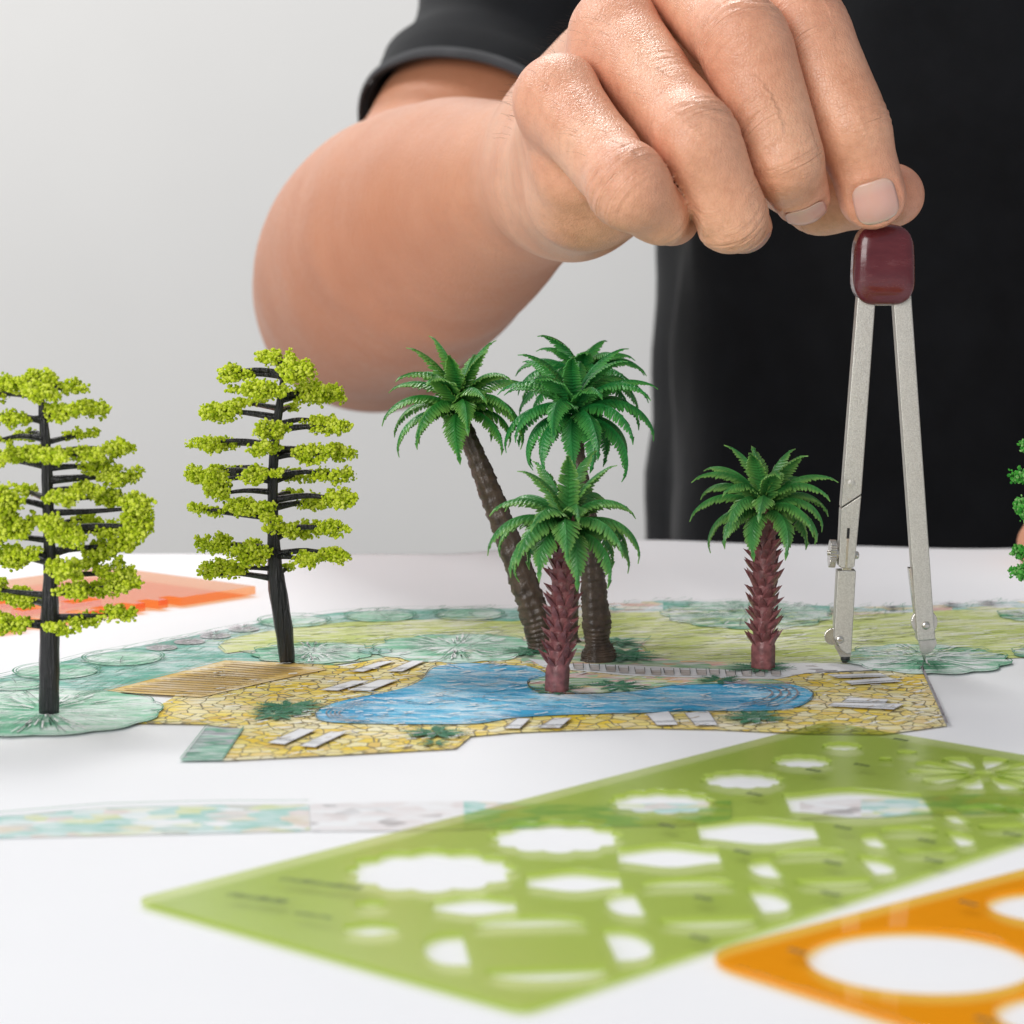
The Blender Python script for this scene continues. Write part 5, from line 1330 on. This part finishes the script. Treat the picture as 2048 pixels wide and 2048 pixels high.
# nails
def nail_mat():
    m, nt, out = new_mat("fingernail"); L = nt.links
    p = N(nt, "BsdfPrincipled", inp={'Roughness': 0.28, 'Specular IOR Level': 0.5, 'Subsurface Weight': 0.2, 'Subsurface Scale': 0.002})
    at = N(nt, "Attribute", attribute_name="along")
    rp = ramp(nt, [(0.0, (0.72, 0.46, 0.37)), (0.12, (0.73, 0.45, 0.38)), (0.3, (0.73, 0.40, 0.335)), (0.88, (0.74, 0.42, 0.35)), (0.95, (0.76, 0.55, 0.44)), (1.0, (0.78, 0.60, 0.50))])
    L.new(at.outputs['Fac'], rp.inputs[0]); L.new(rp.outputs[0], p.inputs['Base Color'])
    nz = N(nt, "TexNoise", inp={'Scale': 900.0}); L.new(coords(nt), nz.inputs['Vector']); L.new(bump(nt, nz.outputs['Fac'], .1, .0001), p.inputs['Normal'])
    L.new(p.outputs[0], out.inputs[0]); return m
m_nail = nail_mat()
for s0, ax, do, la, ln, wd, cv in NAILS:
    vs = []; al = []; na, nl = 18, 18
    for i in range(na + 1):
        for j in range(nl + 1):
            x = 2 * i / na - 1; y = 2 * j / nl - 1
            # square to rounded outline
            xx = x * math.sqrt(max(0, 1 - 0.42 * y ** 4)) ; yy = y * math.sqrt(max(0, 1 - 0.34 * x ** 4))
            th = yy * wd * .5 / cv
            vs.append(s0 + ax * xx * ln * .5 + la * math.sin(th) * cv + do * ((math.cos(th) - 1) * cv)); al.append((x + 1) / 2)
    vs = np.array(vs)
    for _ in range(6): vs = vs - do * (np.clip(sdf_hand(vs, nearall), -.002, .002) * 0.8)[:, None]      # lay the plate onto the finger end
    vs = vs - do * 0.00022
    fs = [(i * (nl + 1) + j, i * (nl + 1) + j + 1, (i + 1) * (nl + 1) + j + 1, (i + 1) * (nl + 1) + j) for i in range(na) for j in range(nl)]
    me_n = mesh("fingernail", vs, fs); a = me_n.attributes.new("along", 'FLOAT', 'POINT'); a.data.foreach_set("value", np.array(al, dtype=np.float32))
    o = link("fingernail", me_n, m_nail, person); o.matrix_parent_inverse = HINV
    so = o.modifiers.new("thickness", 'SOLIDIFY'); so.thickness = .00028; so.offset = 0
# fine hairs along the back of the hand and wrist
nv = vert_normals(Vh, Qh)
m_hair = simple("body_hair", (0.03, 0.02, 0.015), 0.5)
b = MB(); rr = random.Random(9)
pu = 1024 + (Vh[:, 0]) / ((Vh - CAM) @ FWD) * FPX; pv = 1024 - ((Vh - CAM) @ UPV) / ((Vh - CAM) @ FWD) * FPX
cand = np.nonzero((pu > 1015) & (pu < 1330) & (pv > -80) & (pv < 330) & (nv[:, 2] > 0.15) & (nv[:, 0] < 0.3) & (Vh[:, 1] < .76) & (wr_m < .2))[0]
for i in rr.sample(list(cand), min(170, len(cand))):
    p0 = Vh[i]; d = nv[i] * 0.65 + np.array((-.75, -.1, .25)) * rr.uniform(.6, 1.1) + np.array((rr.uniform(-.3, .3), rr.uniform(-.3, .3), rr.uniform(-.3, .3))); d /= np.linalg.norm(d)
    l = rr.uniform(.002, .0052); p1 = p0 + d * l * .5; p2 = p1 + (d + np.array((-.25, 0, -.25))) * l * .5
    b.tube([p0 - nv[i] * .0003, p1, p2], [.000026, .000022, .00001], 3, cap=False)
o = b.build("hand_hair", m_hair, person); o.matrix_parent_inverse = HINV; o["kind"] = "stuff"

# ---- black short sleeved shirt
def cloth_mat(name, c):
    m, nt, out = new_mat(name); L = nt.links
    p = N(nt, "BsdfPrincipled", inp={'Roughness': 0.9, 'Specular IOR Level': 0.2, 'Sheen Weight': 0.08, 'Sheen Roughness': 0.5})
    co = coords(nt)
    w1 = N(nt, "TexWave", inp={'Scale': 600.0, 'Distortion': 1.0}); L.new(co, w1.inputs['Vector'])
    nz = N(nt, "TexNoise", inp={'Scale': 60.0, 'Detail': 4.0}); L.new(co, nz.inputs['Vector'])
    rp = ramp(nt, [(0.3, tuple(x * .75 for x in c)), (0.7, tuple(x * 1.25 for x in c))]); L.new(nz.outputs['Fac'], rp.inputs[0]); L.new(rp.outputs[0], p.inputs['Base Color'])
    L.new(bump(nt, w1.outputs['Fac'], .3, .0003), p.inputs['Normal']); L.new(p.outputs[0], out.inputs[0]); return m
m_cloth = cloth_mat("black_cotton", (0.0065, 0.0072, 0.009))
m_hem = cloth_mat("hem_stitching", (0.055, 0.056, 0.06))
b = MB()
ns = 96; zs_ = list(np.linspace(-0.40, 0.30, 70)) + list(np.linspace(0.31, 0.455, 16)); prof = []
for i, z in enumerate(zs_):
    hwid = 0.171 - 0.006 * math.sin((z + .1) * 4); hdep = 0.118
    if z > 0.30:
        t = (z - .30) / .155; hwid = 0.172 * (1 - t ** 2.6 * 0.62); hdep = 0.118 * (1 - t ** 2 * .35)
    for k in range(ns):
        a = 2 * math.pi * k / ns; ex = 2.6
        cx, cy = math.cos(a), math.sin(a); q = (abs(cx) ** ex + abs(cy) ** ex) ** (-1 / ex)
        x = TC[0] + hwid * q * cx; y = TC[1] + hdep * q * cy
        fold = 0.010 * mnoise.noise((x * 22 + 3, y * 22, z * 6)) + .0080 * math.sin(a * 9 + 5 * mnoise.noise((a, z * 5, 2))) * (0.4 + .6 * sstep(0.2, -.2, z)) + .003 * mnoise.noise((x * 60, y * 60, z * 25))
        b.add([(x + cx * fold, y + cy * fold, z)], [])
m_ = len(zs_)
b.f += [(i * ns + k, i * ns + (k + 1) % ns, (i + 1) * ns + (k + 1) % ns, (i + 1) * ns + k) for i in range(m_ - 1) for k in range(ns)]
# sleeve: tube along the upper arm, open at the hem
ua = [np.array(p) for p, r in UPP]
hem0 = W(962, 298, 1.012); sh = np.array(SHR)
sl_path = smooth_poly([hem0, W(1046, 170, 1.031), W(1155, 10, 1.05), sh, sh + np.array((.03, .0, .03))], False, 10)
sl_cum = np.concatenate([[0], np.cumsum([np.linalg.norm(sl_path[q + 1] - sl_path[q]) for q in range(len(sl_path) - 1)])]); axl = sl_cum[-1]
nsl, nst = 80, 60; b_torso = b; b = MB(); base_i = 0
SLP = np.array(sl_path)
def sleeve_pt(t, k, extra=0.0):
    a = 2 * math.pi * k / nsl; r = 0.0495 + 0.010 * min(max(t, 0), .7) + extra
    r += 0.0040 * math.sin(t * 26 + 1.8 * math.sin(a) + 0.5) * (1 - .4 * t) * sstep(0.03, .16, t) + .0030 * mnoise.noise((math.cos(a) * 1.6, math.sin(a) * 1.6, t * 7)) - 0.001 * (t < .10)
    skew = -0.005 * math.cos(a - 0.4) * (1 - t)
    s_ = t * axl + skew
    c = np.array([np.interp(s_, sl_cum, SLP[:, q]) for q in range(3)])
    ax_ = np.array([np.interp(s_ + .01, sl_cum, SLP[:, q]) - np.interp(s_ - .01, sl_cum, SLP[:, q]) for q in range(3)]); ax_ /= np.linalg.norm(ax_)
    if s_ < 0: c = SLP[0] + ax_ * s_
    e1 = np.cross(ax_, (0, 1, 0)); e1 /= np.linalg.norm(e1); e2 = np.cross(ax_, e1)
    return c + (e1 * math.cos(a) + e2 * math.sin(a)) * r
for i in range(nst + 1):
    for k in range(nsl): b.v.append(tuple(sleeve_pt(i / nst, k)))
b.f += [(base_i + i * nsl + k, base_i + i * nsl + (k + 1) % nsl, base_i + (i + 1) * nsl + (k + 1) % nsl, base_i + (i + 1) * nsl + k) for i in range(nst) for k in range(nsl)]
# left sleeve
ls0, ls1 = np.array((0.437, 1.045, 0.17)), np.array((0.385, 1.105, 0.37)); b_sleeve = b; b = MB(); bi = 0; ax2 = ls1 - ls0
f1 = np.cross(ax2, (0, 1, 0)); f1 /= np.linalg.norm(f1); f2 = np.cross(ax2 / np.linalg.norm(ax2), f1)
for i in range(21):
    for k in range(40):
        a = 2 * math.pi * k / 40; b.v.append(tuple(ls0 + ax2 * i / 20 + (f1 * math.cos(a) + f2 * math.sin(a)) * (.055 + .01 * i / 20 + .003 * math.sin(i * .9 + a))))
b.f += [(bi + i * 40 + k, bi + i * 40 + (k + 1) % 40, bi + (i + 1) * 40 + (k + 1) % 40, bi + (i + 1) * 40 + k) for i in range(20) for k in range(40)]
me_s = mesh("shirt", b_torso.v, b_torso.f); recalc(me_s)
shirt = link("shirt", me_s, m_cloth, person); shirt.matrix_parent_inverse = HINV
sleeves = []
for bb in (b_sleeve, b):
    me_s = mesh("sleeve", bb.v, bb.f); recalc(me_s); sleeves.append(link("sleeve", me_s, m_cloth, shirt))
for q in [shirt] + sleeves:
    so = q.modifiers.new("thickness", 'SOLIDIFY'); so.thickness = .0014; so.offset = 0
# hem band of the right sleeve, proud of the sleeve
b = MB(); vs = []
for i in range(9):
    t = -0.008 + i * 0.0024
    for k in range(nsl): vs.append(sleeve_pt(t, k, 0.0014 + .0008 * math.sin(math.pi * i / 8)))
b.add(vs, [(i * nsl + k, i * nsl + (k + 1) % nsl, (i + 1) * nsl + (k + 1) % nsl, (i + 1) * nsl + k) for i in range(8) for k in range(nsl)])
me_h = mesh("sleeve_hem", b.v, b.f); recalc(me_h); o = link("sleeve_hem", me_h, m_hem, shirt); o.matrix_parent_inverse = Matrix.Identity(4)
so = o.modifiers.new("thickness", 'SOLIDIFY'); so.thickness = .0012; so.offset = 0
# black trousers, out of sight below the table edge
b = MB()
for s in (-1, 1):
    b.tube([(TC[0] + s * .085, TC[1], -0.72), (TC[0] + s * .085, TC[1], -0.5), (TC[0] + s * .07, TC[1], -0.32)], [.075, .085, .10], 24)
o = b.build("trousers", m_cloth, person); o.matrix_parent_inverse = HINV
